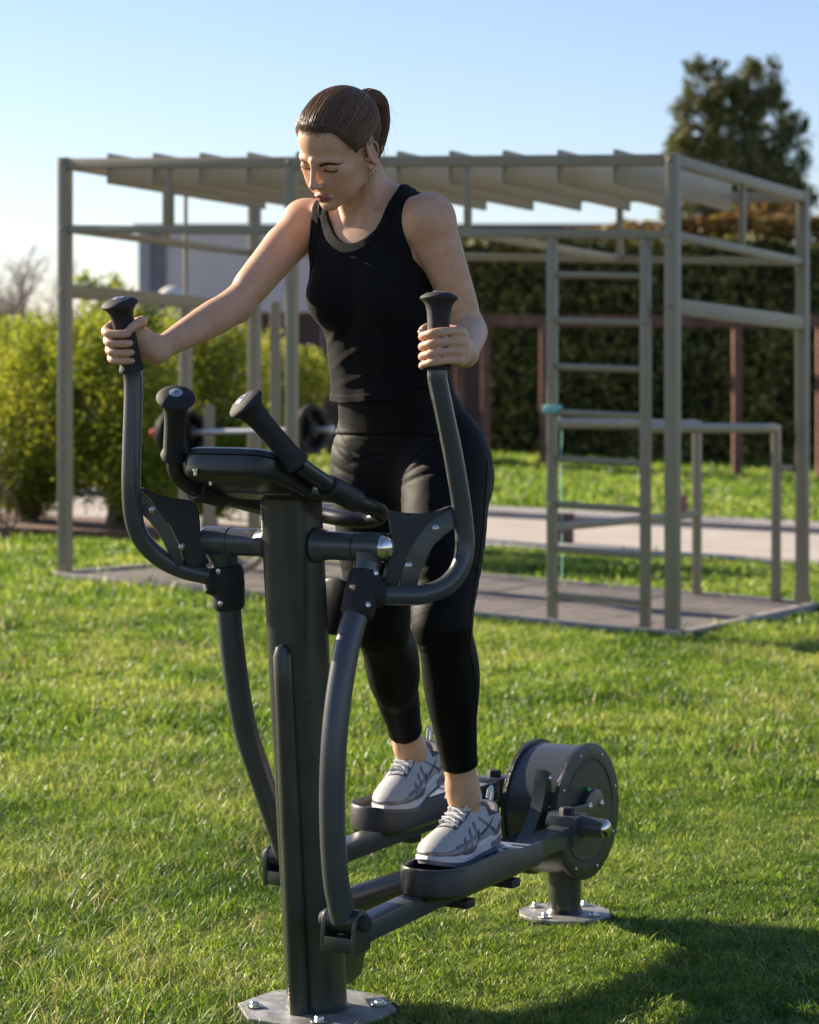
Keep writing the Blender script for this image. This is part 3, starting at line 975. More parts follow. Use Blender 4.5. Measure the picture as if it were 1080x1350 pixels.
# ------------------------------------------------------------------ the elliptical trainer
# machine frame: x = toward the rear (flywheel), y = toward the rider's right, z up; origin at the foot of the column
MO = Vector((-.181, 4.90, 0)); MDX, MDY = .5233, .8521
MROT = math.atan2(MDY, MDX)
def px(u, v, b):
    """machine-frame point that the photo shows at (u, v) in the plane b metres to the rider's left"""
    k = (u - 540) / FPX
    a = (k * (MO.y - MDX * b) - MO.x - MDY * b) / (MDX - MDY * k)
    Y = MO.y + MDY * a - MDX * b
    return Vector((a, -b, CAMH - (v - HORV) / FPX * Y))
def W(a, b, z): return Vector((a, -b, z))
PLATES.append((MO.x, MO.y, .170))
REAR_A = 1.03
rp = MO + Vector((MDX, MDY, 0)) * REAR_A
PLATES.append((rp.x, rp.y - .008, .126))

tr = empty('elliptical_trainer', MO, MROT)
tag(tr, 'dark charcoal outdoor elliptical trainer with two swinging arms, bolted to the lawn', 'exercise machine')

def hexbolt(mb, p, axis, r=.009, h=.007, washer=True):
    ax = Vector(axis).normalized(); p = Vector(p)
    if washer: mb.lathe([(r * 1.9, 0), (r * 1.9, .002), (r * 1.2, .0022)], p, ax, 18)
    mb.lathe([(r, .002), (r, h), (r * .8, h + .002), (0, h + .002)], p, ax, 6)
def domebolt(mb, p, axis, r=.008):
    ax = Vector(axis).normalized()
    mb.lathe([(r * 1.25, 0), (r * 1.25, .0015), (r, .002), (r * .9, r * .45), (r * .5, r * .75), (0, r * .8)], Vector(p), ax, 14)

# front plate and column
mb = MB()
oct_ = [W(.158 * math.cos(a), .158 * math.sin(a), .008) for a in [math.pi / 8 + k * math.pi / 4 for k in range(8)]]
mb.prism(oct_, (0, 0, .005), ch=.002)
bp_ = mb.build('base_plate', M['galv'], tr)
def anchor(c, parent, r=.011):
    mb = MB(); hexbolt(mb, c, (0, 0, 1), r, .007); return mb.build('anchor_bolt', M['bolt'], parent)
for k in range(4):
    a = k * math.pi / 2 + .95
    anchor(W(.122 * math.cos(a), .122 * math.sin(a), .015), bp_, .009)
COLT = (-.092, 0, 1.02)
def colp(t, da=0, db=0): return W(COLT[0] * t + da, db, .015 + (COLT[2] - .015) * t)
# oval column, a little deeper than wide
cpts = [colp(t) for t in np.linspace(0, 1, 9)]
mb = MB()
NC = 48
cv = []; cf = []
for c_ in cpts:
    for k in range(NC):
        a = 2 * math.pi * k / NC; ca_, sa_ = math.cos(a), math.sin(a)
        r_ = .0515 / (abs(ca_) ** 3.4 + abs(sa_) ** 3.4) ** (1 / 3.4)
        cv.append(Vector(c_) + Vector((ca_ * r_ * 1.04, sa_ * r_, 0)))
for i in range(len(cpts) - 1):
    for k in range(NC): cf.append((i * NC + k, i * NC + (k + 1) % NC, (i + 1) * NC + (k + 1) % NC, (i + 1) * NC + k))
cf.append(tuple(reversed(range(NC)))); cf.append(tuple((len(cpts) - 1) * NC + k for k in range(NC)))
mb.add(cv, cf)
mb.lathe([(.066, 0), (.061, .004), (.056, .011)], colp(0) - Vector((0, 0, .001)), (0, 0, 1), 30)
mb.build('column', M['steel'], tr)
# half-round rib welded on the front of the column
rib = []
for t in np.linspace(0.0, .69, 12):
    rib.append(colp(t, -.052 - .012 * (1 - t / .69)))
mb = MB().tube(rib + [colp(.705, -.05), colp(.713, -.044)], [.021] * 12 + [.016, .006], 14)
mb.build('front_rib', M['steel'], tr)
# gusset behind the foot of the column
mb = MB().prism([W(.045, 0, .20), W(.045, 0, .055), W(.10, 0, .035), W(.145, 0, .05), W(.19, 0, .17), W(.19, 0, .20)], W(0, .012, 0), ch=.003)
mb.build('gusset', M['steel'], tr)
mb = MB().tube([W(.04, 0, .195), W(.88, 0, .195)], .031, 22)
mb.build('center_beam', M['steel'], tr)
# rubber stop hung behind the column
mb = MB()
for k, rr in enumerate((.056, .053, .048, .042)):
    mb.lathe([(0, 0), (rr - .01, 0), (rr, .006), (rr, .012), (rr - .01, .018), (0, .018)], W(.012 + .013 * k, .024, .795), W(1, .12, 0), 36)
mb.build('rubber_stop', M['plastic'], tr)

# crossbar with collars
CA, CZ = -.08, .922
mb = MB()
mb.cyl(W(CA, -.145, CZ), W(CA, .145, CZ), .0275, 32)
mb.lathe([(.03, 0), (.0345, .006), (.03, .02), (.0275, .03)], W(CA, .05, CZ), W(0, 1, 0), 28)
mb.lathe([(.03, 0), (.0345, .006), (.03, .02), (.0275, .03)], W(CA, -.05, CZ), W(0, -1, 0), 28)
cb = mb.build('crossbar', M['steel_smooth'], tr)
for s in (1, -1):
    mb = MB().cyl(W(CA, s * .1465, CZ), W(CA, s * .208, CZ), .0285, 32, .002)
    sl = mb.build('pivot_sleeve', M['steel_smooth'], tr)
    MB().lathe([(.0275, 0), (.0272, .003), (.023, .010), (.014, .016), (.005, .018), (0, .018)], W(CA, s * .2075, CZ), W(0, s, 0), 32).build('end_dome', M['dome'], sl)

# swinging arms ------------------------------------------------------------------
GRIPS = {}
def arm(side):
    if side > 0:
        low = [(484, 742, .176), (478, 780, .176), (458, 850, .175), (443, 950, .174), (438, 1050, .173), (442, 1150, .172), (453, 1212, .172)]
        hpts = [(490, 782, .19), (520, 785, .225), (556, 784, .262), (588, 772, .293), (607, 748, .309), (613, 716, .312), (609, 670, .312), (599, 608, .312), (586, 545, .311), (577, 500, .31), (577, 486, .31)]
        gr = [(577, 488, .31), (578, 430, .31), (579, 388, .31)]
    else:
        low = [(297, 728, -.174), (300, 770, -.174), (306, 850, -.174), (321, 950, -.173), (346, 1030, -.172), (370, 1100, -.172), (377, 1128, -.172)]
        hpts = [(290, 762, -.185), (268, 757, -.208), (240, 750, -.238), (212, 736, -.264), (189, 714, -.282), (177, 686, -.289), (173, 645, -.29), (174, 590, -.29), (176, 530, -.29), (176, 500, -.29), (174, 486, -.29)]
        gr = [(174.5, 489, -.29), (166, 440, -.29), (157, 396, -.29)]
    L = spline([px(*p) for p in low], 6)
    root = MB().tube(L, .0245, 26).build('swing_arm', M['steel_smooth'], tr)
    # neck below the sleeve
    n0 = W(CA, side * .176, CZ); n1 = px(*low[1])
    MB().tube([n0 + (n1 - n0) * t for t in (.2, .4, .6, .75)], [.031, .024, .021, .021], 22).build('neck', M['steel_smooth'], root)
    # moulded clamp
    c = px(*low[1]); ax = (Vector(L[2]) - Vector(L[10])).normalized()
    mb = MB().lathe([(.027, -.05), (.0315, -.044), (.0325, -.03), (.0345, 0), (.034, .025), (.031, .036), (.025, .04)], c, ax, 30)
    H = spline([px(*p) for p in hpts], 6)
    hd = (Vector(H[8]) - Vector(H[0])).normalized()
    mb.lathe([(.032, -.005), (.0285, .028), (.0265, .040), (.0225, .043)], c, hd, 26)
    cl = mb.build('clamp', M['rubber'], root)
    camdir = W(-.85, .52, 0)
    for dz in (-.034, .03):
        sdv = (camdir - ax * camdir.dot(ax)).normalized() + Vector((hd.x, hd.y, 0)) * .55
        sdv.normalize(); mb = MB(); domebolt(mb, c + ax * dz + sdv * .0325, sdv, .0045)
        mb.build('bolt', M['bolt'], root)
    hb = MB().tube(H, .0187, 24).build('handle_tube', M['steel_smooth'], root)
    # grip with a flared end and a round badge
    g0, g1 = px(*gr[0]), px(*gr[2]); gm = px(*gr[1])
    axis = (g1 - gm).normalized(); base_ax = (gm - g0).normalized()
    ax2 = (g1 - g0).normalized(); Lg = (g1 - g0).length
    prof = [(.0190, 0), (.0245, .001), (.0255, .005), (.0235, .010), (.0212, .016), (.0208, Lg * .5), (.0210, Lg - .05), (.0222, Lg - .034), (.0250, Lg - .022), (.0295, Lg - .0145), (.0342, Lg - .0105), (.0358, Lg - .0085), (.0356, Lg - .0062), (.0335, Lg - .0035), (.0240, Lg + .0022), (.013, Lg + .0042), (0, Lg + .0042)]
    grip = MB().lathe(prof, g0, ax2, 36).build('grip', M['rubber'], root, sharp=60)
    badge(grip, g0 + ax2 * (Lg + .0042), ax2, .0115)
    GRIPS[side] = (g0, ax2, Lg)
    # guard: bent steel strip carrying a black moulded panel between the two legs of the handle
    if side > 0:
        B = lambda u: .2 + .112 * (u - 497) / 116
        strip_o = [(598, 668), (580, 678), (563, 691), (549, 708), (538, 728), (530, 750), (526, 774)]
        strip_i = [(549, 776), (552, 757), (560, 735), (571, 717), (586, 703), (603, 694)]
        pad = [(512, 676), (517, 673), (535, 676), (557, 679), (576, 675), (590, 668), (597, 667), (580, 677.5), (562, 690.5), (548, 707.5), (537, 728), (529, 750), (525, 772), (514, 772), (507, 768), (508, 758), (513, 735), (517, 715), (516, 698)]
        bl = [(573.5, 696.5), (537.5, 745.5)]
    else:
        B = lambda u: -.2 - .09 * (270 - u) / 96
        strip_o = [(180, 645), (198, 660), (213, 677), (225, 697), (235, 718), (243, 746)]
        strip_i = [(233, 748), (222, 727), (211, 706), (198, 688), (184, 674), (180, 668)]
        pad = [(184, 644), (190, 643), (206, 653), (222, 658), (240, 658), (252, 659), (259, 664), (262, 674), (261, 690), (264, 708), (270, 728), (276, 742), (270, 747), (256, 747), (244, 745), (236, 717), (226, 696), (214, 676), (199, 659)]
        bl = [(200, 672), (239, 721)]
    P3 = lambda q: px(q[0], q[1], B(q[0]))
    nrm = (P3(pad[0]) - P3(pad[8])).cross(P3(pad[0]) - P3(pad[14])).normalized()
    if nrm.dot(camdir) < 0: nrm = -nrm
    st = MB().prism([P3(q) for q in strip_o + strip_i], nrm * .004, ch=.0015).build('guard_strip', M['steel'], root)
    MB().prism([P3(q) - nrm * .004 for q in pad], nrm * .0075, ch=.004).build('guard_pad', M['pad'], root)
    for q in bl:
        mb = MB(); domebolt(mb, P3(q) + nrm * .004, nrm, .0056)
        mb.build('bolt', M['bolt'], root)
    return L

def badge(parent, c, ax, r):
    """the round maker's badge: pale disc, dark ring mark with a small tail and a line of print below"""
    ax = Vector(ax).normalized()
    d = MB().lathe([(r, 0), (r, .0008), (r * .93, .0014), (0, .0016)], c, ax, 32).build('badge', M['badge'], parent)
    up = Vector((0, 0, 1)); up = (up - ax * up.dot(ax)); 
    up = up.normalized() if up.length > .05 else Vector((1, 0, 0))
    sd = up.cross(ax)
    P = lambda x, y: c + ax * .0017 + sd * x * r + up * y * r
    mb = MB()
    arc = [P(.26 * math.cos(a), .14 + .26 * math.sin(a)) for a in np.linspace(-.6, 4.6, 18)]
    mb.tube(arc, r * .055, 6)
    mb.tube([P(-.02, .2), P(.1, .12), P(.02, .0)], r * .05, 6)
    for k in range(5):
        mb.tube([P(-.42 + k * .19, -.42), P(-.30 + k * .19, -.42)], r * .035, 5)
    # level: the print joins the badge
    me = mb
    off = len(d.data.vertices)
    o = obj_from('badge_print', me.v, me.f, M['badge_mark'], None)
    d.data.materials.append(M['badge_mark'])
    bm = bmesh.new(); bm.from_mesh(d.data); nf = len(bm.faces)
    bm.from_mesh(o.data); bm.faces.ensure_lookup_table()
    for f in bm.faces[nf:]: f.material_index = 1
    bm.to_mesh(d.data); bm.free()
    bpy.data.objects.remove(o)
    # a badge sits on a grip that is already a sub-part: hang it on the arm itself
    if parent.parent and parent.parent.parent: d.parent = parent.parent
    return d

LOW = {1: arm(1), -1: arm(-1)}

# fixed handlebar: one U-shaped tube with reclined grips
right = [px(392, 612, .125), px(418, 630, .125), px(446, 648, .124), px(472, 662, .122), px(492, 670, .112)]
left_g0, left_g1 = px(230, 602, -.128), px(232, 521, -.075)
right_g0, right_g1 = px(392, 612, .125), px(321, 529, .066)
leftp = [left_g0, px(233, 622, -.128), px(245, 636, -.126), px(264, 646, -.124), px(300, 656, -.122), px(345, 668, -.12)]
rear = [px(502, 677, .092), px(490, 686, .06), px(455, 684, .0), px(418, 678, -.075)]
endl = W(rear[-1].x - .02, .118, rear[-1].z)
loop = right + rear + [W(rear[-1].x - .05, -.112, rear[-1].z + .0)] + list(reversed(leftp))
hbar = MB().tube(spline(loop, 7), .0165, 22).build('handlebar', M['plastic'], tr)
for c0, c1 in ((right[2] - (right[3] - right[2]) * .55, right[3] - (right[3] - right[2]) * .1), (leftp[3] - (leftp[4] - leftp[3]) * .2, leftp[4] - (leftp[4] - leftp[3]) * .2)):
    MB().cyl(c0, c1, .0225, 26, .003).build('collar', M['pad'], hbar)
for g0, g1 in ((right_g0, right_g1), (left_g0, left_g1)):
    ax = (g1 - g0).normalized(); Lg = (g1 - g0).length
    prof = [(.0170, -.002), (.0245, -.001), (.0262, .004), (.024, .010), (.0212, .017), (.0205, Lg * .5), (.0210, Lg - .05), (.0224, Lg - .034), (.0255, Lg - .022), (.0305, Lg - .0145), (.0352, Lg - .0105), (.0366, Lg - .008), (.0364, Lg - .0055), (.0340, Lg - .002), (.0245, Lg + .0038), (.013, Lg + .0055), (0, Lg + .0055)]
    gp = MB().lathe(prof, g0, ax, 36).build('grip', M['rubber'], hbar, sharp=60)
    badge(gp, g0 + ax * (Lg + .0055), ax, .0125)

# console pod on a bracket ---------------------------------------------------------
cc = px(330, 621, 0.0)
tilt = Matrix.Rotation(R(17), 3, 'Y')        # front edge up
def pod_outline(hx, hy, e, n=44):
    return [(hx * math.copysign(abs(math.cos(a)) ** e, math.cos(a)), hy * math.copysign(abs(math.sin(a)) ** e, math.sin(a))) for a in np.linspace(0, 2 * math.pi, n, endpoint=False)]
def pod(rings, m, name, parent):
    V = []; Fc = []; n = 44
    for (hx, hy, z) in rings:
        V += [cc + tilt @ Vector((x, y, z)) for x, y in pod_outline(hx, hy, .42)]
    for i in range(len(rings) - 1):
        for k in range(n):
            l = (k + 1) % n
            Fc.append((i * n + k, i * n + l, (i + 1) * n + l, (i + 1) * n + k))
    Fc.append(tuple(reversed(range(n)))); Fc.append(tuple((len(rings) - 1) * n + k for k in range(n)))
    return obj_from(name, V, Fc, m, parent, True, 40)
con = pod([(.086, .092, -.034), (.093, .099, -.031), (.097, .103, -.024), (.098, .104, -.002), (.098, .104, 0.004)], M['plastic'], 'console', tr)
pod([(.0965, .1025, .0062), (.098, .104, .008), (.097, .103, .017), (.088, .094, .022), (.03, .03, .023)], M['plastic'], 'console_cover', con)
br = MB().box(W(-.118, .0, 1.022), (.088, .074, .011), Matrix.Rotation(R(7), 3, 'Y'), ch=.003).build('console_bracket', M['steel'], tr)
for (u, v, b) in ((258, 621, -.05), (302, 624, .0), (278, 634, -.055), (371, 643, .055)):
    mb = MB(); p = px(u, v, b); 
    mb.lathe([(.0055, 0), (.0055, .004), (.0035, .005), (.0035, .012), (0, .012)], p + Vector((0, 0, .004)), (0, 0, -1), 12)
    mb.build('bolt', M['bolt'], con)

# rear post, flywheel drum ----------------------------------------------------------
mb = MB()
oct2 = [W(REAR_A + .108 * math.cos(a), .108 * math.sin(a), .007) for a in [math.pi / 12 + k * math.pi / 6 for k in range(12)]]
mb.prism(oct2, (0, 0, .0045), ch=.002)
rpl = mb.build('base_plate', M['galv'], tr)
for k in range(4): anchor(W(REAR_A + .082 * math.cos(k * 1.571 + .1), .082 * math.sin(k * 1.571 + .1), .013), rpl, .0072)
mb = MB().cyl(W(REAR_A, 0, .012), W(REAR_A, 0, .15), .038, 30)
mb.lathe([(.046, 0), (.043, .004), (.039, .009)], W(REAR_A, 0, .012), (0, 0, 1), 28)
mb.build('rear_post', M['steel'], tr)
DC = (1.01, .252); DR = .155
n_ = W(0, 1, 0)
drum = MB().lathe([(DR - .008, -.07), (DR - .008, .07)], W(DC[0], 0, DC[1]), n_, 64).build('flywheel_drum', M['steel_smooth'], tr)
for s in (1, -1):
    o = W(DC[0], s * .0605, DC[1])
    fl = MB().lathe([(DR - .007, 0), (DR, .0008), (DR, .0105), (DR - .003, .0125), (DR - .034, .0125), (DR - .036, .0105), (DR - .04, .0105), (DR - .042, .0125), (.05, .0125), (.049, .016), (0, .016)], o, n_ * s, 64)
    f = fl.build('drum_flange', M['steel_rough'], drum)
    for k in range(8):
        a = k * math.pi / 4 + .3
        mb = MB(); domebolt(mb, o + n_ * s * .0127 + Vector((math.cos(a), 0, math.sin(a))) * (DR - .018), n_ * s, .0034)
        mb.build('bolt', M['bolt'], drum)
# curved stays from the beam up to the drum
for b in (.034,):
    arc = spline([W(.67, b, .20), W(.745, b, .212), W(.80, b, .245), W(.838, b, .30), W(.855, b, .365)], 5)
    back = [W(.875, b, .355), W(.878, b, .28), W(.87, b, .20)]
    MB().prism(arc + back, W(0, .015, 0), ch=.002).build('stay', M['steel'], tr)
for q in (W(.868, .0492, .345), W(.866, .0492, .28)):
    mb = MB(); domebolt(mb, q, n_, .006); mb.build('bolt', M['bolt'], tr)
MB().sphere((0, 0, 0), .007, 12, 8).build('indicator', M['led'], drum).location = W(DC[0] - .012, .078, DC[1] + .052)

# cranks, pedal bars, pedals ---------------------------------------------------------
CR = .205
PIN = {1: W(DC[0] - CR, .135, DC[1] + .005), -1: W(.958, -.135, DC[1] + .045)}
JNT = {1: px(455, 1214, .172), -1: px(377, 1130, -.172)}
PEDAL = {}
for s in (1, -1):
    pin, jn = PIN[s], JNT[s]
    hub = W(DC[0], s * .075, DC[1])
    # crank: hub disc with three bolts and the crank plate
    ck = MB().lathe([(.05, 0), (.052, .002), (.052, .014), (.049, .016), (0, .016)], hub, n_ * s, 36)
    pe = Vector((pin.x, hub.y, pin.z))
    ck.bar(hub + n_ * s * .009, pe + n_ * s * .009, .016, .05, .004, up=(0, 0, 1))
    cko = ck.build('crank', M['steel'], tr)
    for k in range(3):
        a = k * 2.094 + .5
        mb = MB(); domebolt(mb, hub + n_ * s * .016 + Vector((math.cos(a), 0, math.sin(a))) * .033, n_ * s, .007); mb.build('bolt', M['bolt'], cko)
    # pin sleeve with a bright end
    so = MB().lathe([(.026, -.05), (.026, .012), (.0245, .03), (.0225, .062), (.0215, .085)], pin + n_ * s * .0, n_ * s, 30).build('pin_sleeve', M['steel_smooth'], cko)
    MB().lathe([(.0205, 0), (.020, .003), (.015, .008), (.007, .0105), (0, .011)], pin + n_ * s * .085, n_ * s, 28).build('end_dome', M['dome'], cko)
    # the bar
    d = (pin - jn); d.normalize()
    b0 = jn + d * .0 - Vector((0, 0, .03)); b1 = pin - d * .02 - Vector((0, 0, .012))
    bar = MB().bar(b0 + d * .03, b1, .048, .04, .004).build('pedal_bar', M['steel_smooth'], tr)
    # fork at the front: two ears, a plate below and a bolt through
    fk = MB()
    rt = n_ * s
    for e in (1, -1):
        c = jn + rt * (e * .034)
        ear = [c + d * x + Vector((0, 0, z)) for x, z in [(-.024, 0), (-.021, .012), (-.012, .021), (0, .0245), (.012, .021), (.021, .012), (.026, -.004), (.03, -.03), (.03, -.055), (-.026, -.055), (-.026, -.02)]]
        fk.prism(ear, rt * .0045, ch=.0015)
    fk.box(jn + d * .004 - Vector((0, 0, .0405)), (.0305, .0295, .0142), Matrix.Rotation(math.atan2(d.y, d.x), 3, 'Z'), ch=.002)
    fo = fk.build('fork', M['steel'], bar)
    MB().cyl(jn - rt * .03, jn + rt * .03, .0235, 26, .002).build('bearing', M['plastic'], bar)
    for e in (1, -1): MB().lathe([(.0155, 0), (.0155, .009), (.0125, .013), (0, .013)], jn + rt * (e * .0386), rt * e, 24).build('pin_cap', M['rubber'], bar)
    # rear bracket and its bolt
    rb = MB().box(pin - d * .012 - Vector((0, 0, .006)), (.036, .03, .034), Matrix.Rotation(math.atan2(d.y, d.x), 3, 'Z'), ch=.005)
    rb.build('bracket', M['steel_smooth'], bar)
    mb = MB(); mb.lathe([(.017, 0), (.017, .012), (.014, .016), (0, .016)], pin - d * .02 + Vector((0, 0, .0275)), (0, 0, 1), 6); mb.build('bolt', M['rubber'], bar)
    # pedal: moulded tray with a raised toe rim, open at the heel
    pa = .312 if s > 0 else .668
    Lb = (pin - jn)
    t = (pa - jn.x) / Lb.x
    ctr = jn + Lb * t
    dirp = Vector((d.x, d.y, d.z)).normalized()
    side_ = Vector((0, -1, 0)); side_ = (side_ - dirp * side_.dot(dirp)).normalized()
    upv = dirp.cross(side_)
    if upv.z < 0: upv = -upv
    ctr = ctr + side_ * (.022 if s > 0 else -.012) + upv * (-.004)
    def PP(x, y, z): return ctr + dirp * x + side_ * y + upv * z
    PEDAL[s] = (ctr.copy(), dirp.copy(), side_.copy(), upv.copy())
    n = 48; hw = .070; x0, x1 = -.228, (.165 if s > 0 else .20)
    outl = []
    for k in range(n + 1):       # from the heel on one side round the toe to the other heel
        f = k / n
        if f < .32: x, y = x1 - (x1 - (x0 + hw)) * (f / .32), hw
        elif f > .68: x, y = x0 + hw + (x1 - (x0 + hw)) * ((f - .68) / .32), -hw
        else:
            a = math.pi / 2 + math.pi * (f - .32) / .36
            x, y = x0 + hw + hw * math.cos(a), hw * math.sin(a)
        outl.append((x, y))
    V = []; Fc = []
    def rimh(x):
        return .052 - .012 * sstep(x0 + .22, x0 + .34, x) 
    for (x, y) in outl:
        nx, ny = (0, math.copysign(1, y)) if x > x0 + hw else ((x - x0 - hw) / hw, y / hw)
        h = rimh(x)
        ring = [(-.016, -.014), (-.006, -.010), (.003, .0), (.0015, h - .008), (-.002, h - .001), (-.007, h - .001), (-.0105, h - .006), (-.0105, .006)]
        for o_, z in ring: V.append(PP(x + nx * o_, y + ny * o_, z))
    m_ = 8
    for i in range(n):
        for k in range(m_):
            l = (k + 1) % m_
            Fc.append((i * m_ + k, i * m_ + l, (i + 1) * m_ + l, (i + 1) * m_ + k))
    Fc.append(tuple(range(m_))); Fc.append(tuple(reversed(range(n * m_, n * m_ + m_))))
    # underside
    cb_ = len(V); V.append(PP(.02, 0, -.014))
    for i in range(n): Fc.append((cb_, (i + 1) * m_, i * m_))
    Fc.append((cb_, 0, n * m_))
    obj_from('pedal', V, Fc, M['tray'], bar, True, 40)
    pin_ = [(x - (0 if x > x0 + hw else (x - x0 - hw) / hw * .011), y * (1 - .011 / hw)) for x, y in outl]
    dk = MB().prism([PP(x, y, .028) for x, y in pin_], upv * .003, ch=.001)
    dko = dk.build('pedal_deck', M['tray_deck'], bar)
    for k, xx in enumerate((.02, .06, .10, .14)):
        for yy in (-.03, .03):
            MB().bar(PP(xx, yy - .017, .0312), PP(xx, yy + .017, .0312), .006, .003, .001, up=tuple(upv)).build('slot', M['pad'], bar)
    mb = MB(); domebolt(mb, PP(.12, 0, .031), upv, .0065); mb.build('bolt', M['bolt'], bar)
    for xx in (-.08, .12): MB().box(PP(xx, 0, -.03) - upv * .012, (.018, .034, .009), None, ch=.004).build('pedal_mount', M['pad'], bar)
# ------------------------------------------------------------------ the woman
# the figure is a signed distance field of joined tapered limbs and lofted sections, turned into one closed mesh
class Field:
    """prims: (distance function, centre, radius, blend k, op); op '+' joins smoothly, '-' cuts smoothly"""
    def __init__(self): self.p = []
    def add(self, fn, c, r, k=.01, op='+'):
        self.p.append((fn, np.array(c, float), float(r), k, op)); return self
    def cone(self, a, b, ra, rb, k=.01, op='+'):
        a = np.array(a, float); b = np.array(b, float); ba = b - a; L2 = float(ba @ ba) + 1e-12
        def fn(P):
            pa = P - a; h = np.clip(pa @ ba / L2, 0, 1)
            return np.linalg.norm(pa - h[:, None] * ba, axis=1) - (ra + (rb - ra) * h)
        return self.add(fn, (a + b) / 2, math.sqrt(L2) / 2 + max(ra, rb), k, op)
    def ell(self, c, r, rot=None, k=.01, op='+'):
        c = np.array(c, float); r = np.array(r, float)
        Rm = np.array(rot) if rot is not None else np.eye(3)    # columns: local axes
        def fn(P):
            q = (P - c) @ Rm
            k0 = np.linalg.norm(q / r, axis=1); k1 = np.linalg.norm(q / (r * r), axis=1) + 1e-9
            return k0 * (k0 - 1) / k1
        return self.add(fn, c, r.max(), k, op)
    def chain(self, pts, rad, k=.01, sub=4):
        """one limb along a smooth path with a smoothly changing radius"""
        q = np.array(spline([list(p) + [r] for p, r in zip(pts, rad)], sub))
        C, Rr = q[:, :3], q[:, 3]
        def fn(P):
            d = np.full(len(P), 9.0)
            for i in range(len(C) - 1):
                ba = C[i + 1] - C[i]; pa = P - C[i]
                h = np.clip(pa @ ba / (ba @ ba + 1e-12), 0, 1)
                d = np.minimum(d, np.linalg.norm(pa - h[:, None] * ba, axis=1) - (Rr[i] + (Rr[i + 1] - Rr[i]) * h))
            return d
        mid = (C.min(0) + C.max(0)) / 2
        return self.add(fn, mid, np.linalg.norm(C - mid, axis=1).max() + Rr.max(), k, '+')
    def ev(self, P, sel=None):
        d = np.full(len(P), 1.0)
        for i in (sel if sel is not None else range(len(self.p))):
            fn, c, r, k, op = self.p[i]
            e = fn(P)
            if op == '+':
                h = np.clip(.5 + .5 * (d - e) / k, 0, 1)
                d = d + (e - d) * h - k * h * (1 - h)
            else:
                e = -e
                h = np.clip(.5 - .5 * (d - e) / k, 0, 1)
                d = d + (e - d) * h + k * h * (1 - h)
        return d

def iso_mesh(field_fn, prims, lo, hi, h, slack=1.7):
    """surface nets on a block-sparse grid. field_fn(P, sel) -> distance; prims gives (centre, radius) for culling"""
    B = 16
    lo = np.array(lo, float); hi = np.array(hi, float)
    nb = np.ceil((hi - lo) / (h * B)).astype(int) + 1
    dims = nb * B
    D = np.ones(dims, np.float32)
    cs = np.array([p[1] for p in prims]); rs = np.array([p[2] for p in prims])
    half = h * B * .5; hd = half * math.sqrt(3)
    g = np.stack(np.meshgrid(*[np.arange(n) for n in nb], indexing='ij'), -1).reshape(-1, 3)
    cen = lo + (g + .5) * h * B - h * .5
    dc = np.concatenate([field_fn(cen[i:i + 4000], None) for i in range(0, len(cen), 4000)])
    loc = np.stack(np.meshgrid(*[np.arange(B)] * 3, indexing='ij'), -1).reshape(-1, 3) * h
    for i, (b, d) in enumerate(zip(g, dc)):
        sl = tuple(slice(int(x) * B, int(x) * B + B) for x in b)
        if abs(d) > hd * slack + .012:
            D[sl] = np.sign(d); continue
        sel = np.nonzero(np.linalg.norm(cs - cen[i], axis=1) < rs + hd + .035)[0]
        if len(sel) == 0: continue
        D[sl] = field_fn(lo + b * B * h + loc, sel).reshape(B, B, B)
    S = D < 0
    c = [S[dx:dims[0] - 1 + dx, dy:dims[1] - 1 + dy, dz:dims[2] - 1 + dz] for dx in (0, 1) for dy in (0, 1) for dz in (0, 1)]
    an = c[0].copy(); al = c[0].copy()
    for q in c[1:]: an |= q; al &= q
    act = np.argwhere(an & ~al)
    idx = np.full(an.shape, -1, np.int32); idx[tuple(act.T)] = np.arange(len(act))
    corners = np.array([(dx, dy, dz) for dx in (0, 1) for dy in (0, 1) for dz in (0, 1)])
    vals = np.stack([D[tuple((act + o).T)] for o in corners], 1)
    acc = np.zeros((len(act), 3)); cnt = np.zeros(len(act))
    for i in range(8):
        for j in range(i + 1, 8):
            if np.abs(corners[i] - corners[j]).sum() != 1: continue
            a, b = vals[:, i], vals[:, j]
            m = (a < 0) != (b < 0)
            t = np.where(m, a / np.where(m, a - b, 1), 0)
            acc[m] += (corners[i] + (corners[j] - corners[i]) * t[:, None])[m]; cnt[m] += 1
    V = lo + (act + acc / cnt[:, None]) * h
    quads = []
    for ax in range(3):
        o = np.zeros(3, int); o[ax] = 1
        u, v = [(1, 2), (2, 0), (0, 1)][ax]
        eu = np.zeros(3, int); eu[u] = 1; ev = np.zeros(3, int); ev[v] = 1
        s0 = S[:dims[0] - o[0], :dims[1] - o[1], :dims[2] - o[2]]; s1 = S[o[0]:, o[1]:, o[2]:]
        e = np.argwhere(s0 != s1)
        e = e[(e[:, u] > 0) & (e[:, v] > 0) & (e[:, u] < dims[u] - 1) & (e[:, v] < dims[v] - 1)]
        inside = S[tuple(e.T)]
        q = np.stack([idx[tuple((e - eu - ev).T)], idx[tuple((e - ev).T)], idx[tuple(e.T)], idx[tuple((e - eu).T)]], 1)
        q[~inside] = q[~inside][:, ::-1]
        quads.append(q)
    Q = np.concatenate(quads)
    return V, Q[(Q >= 0).all(1)]

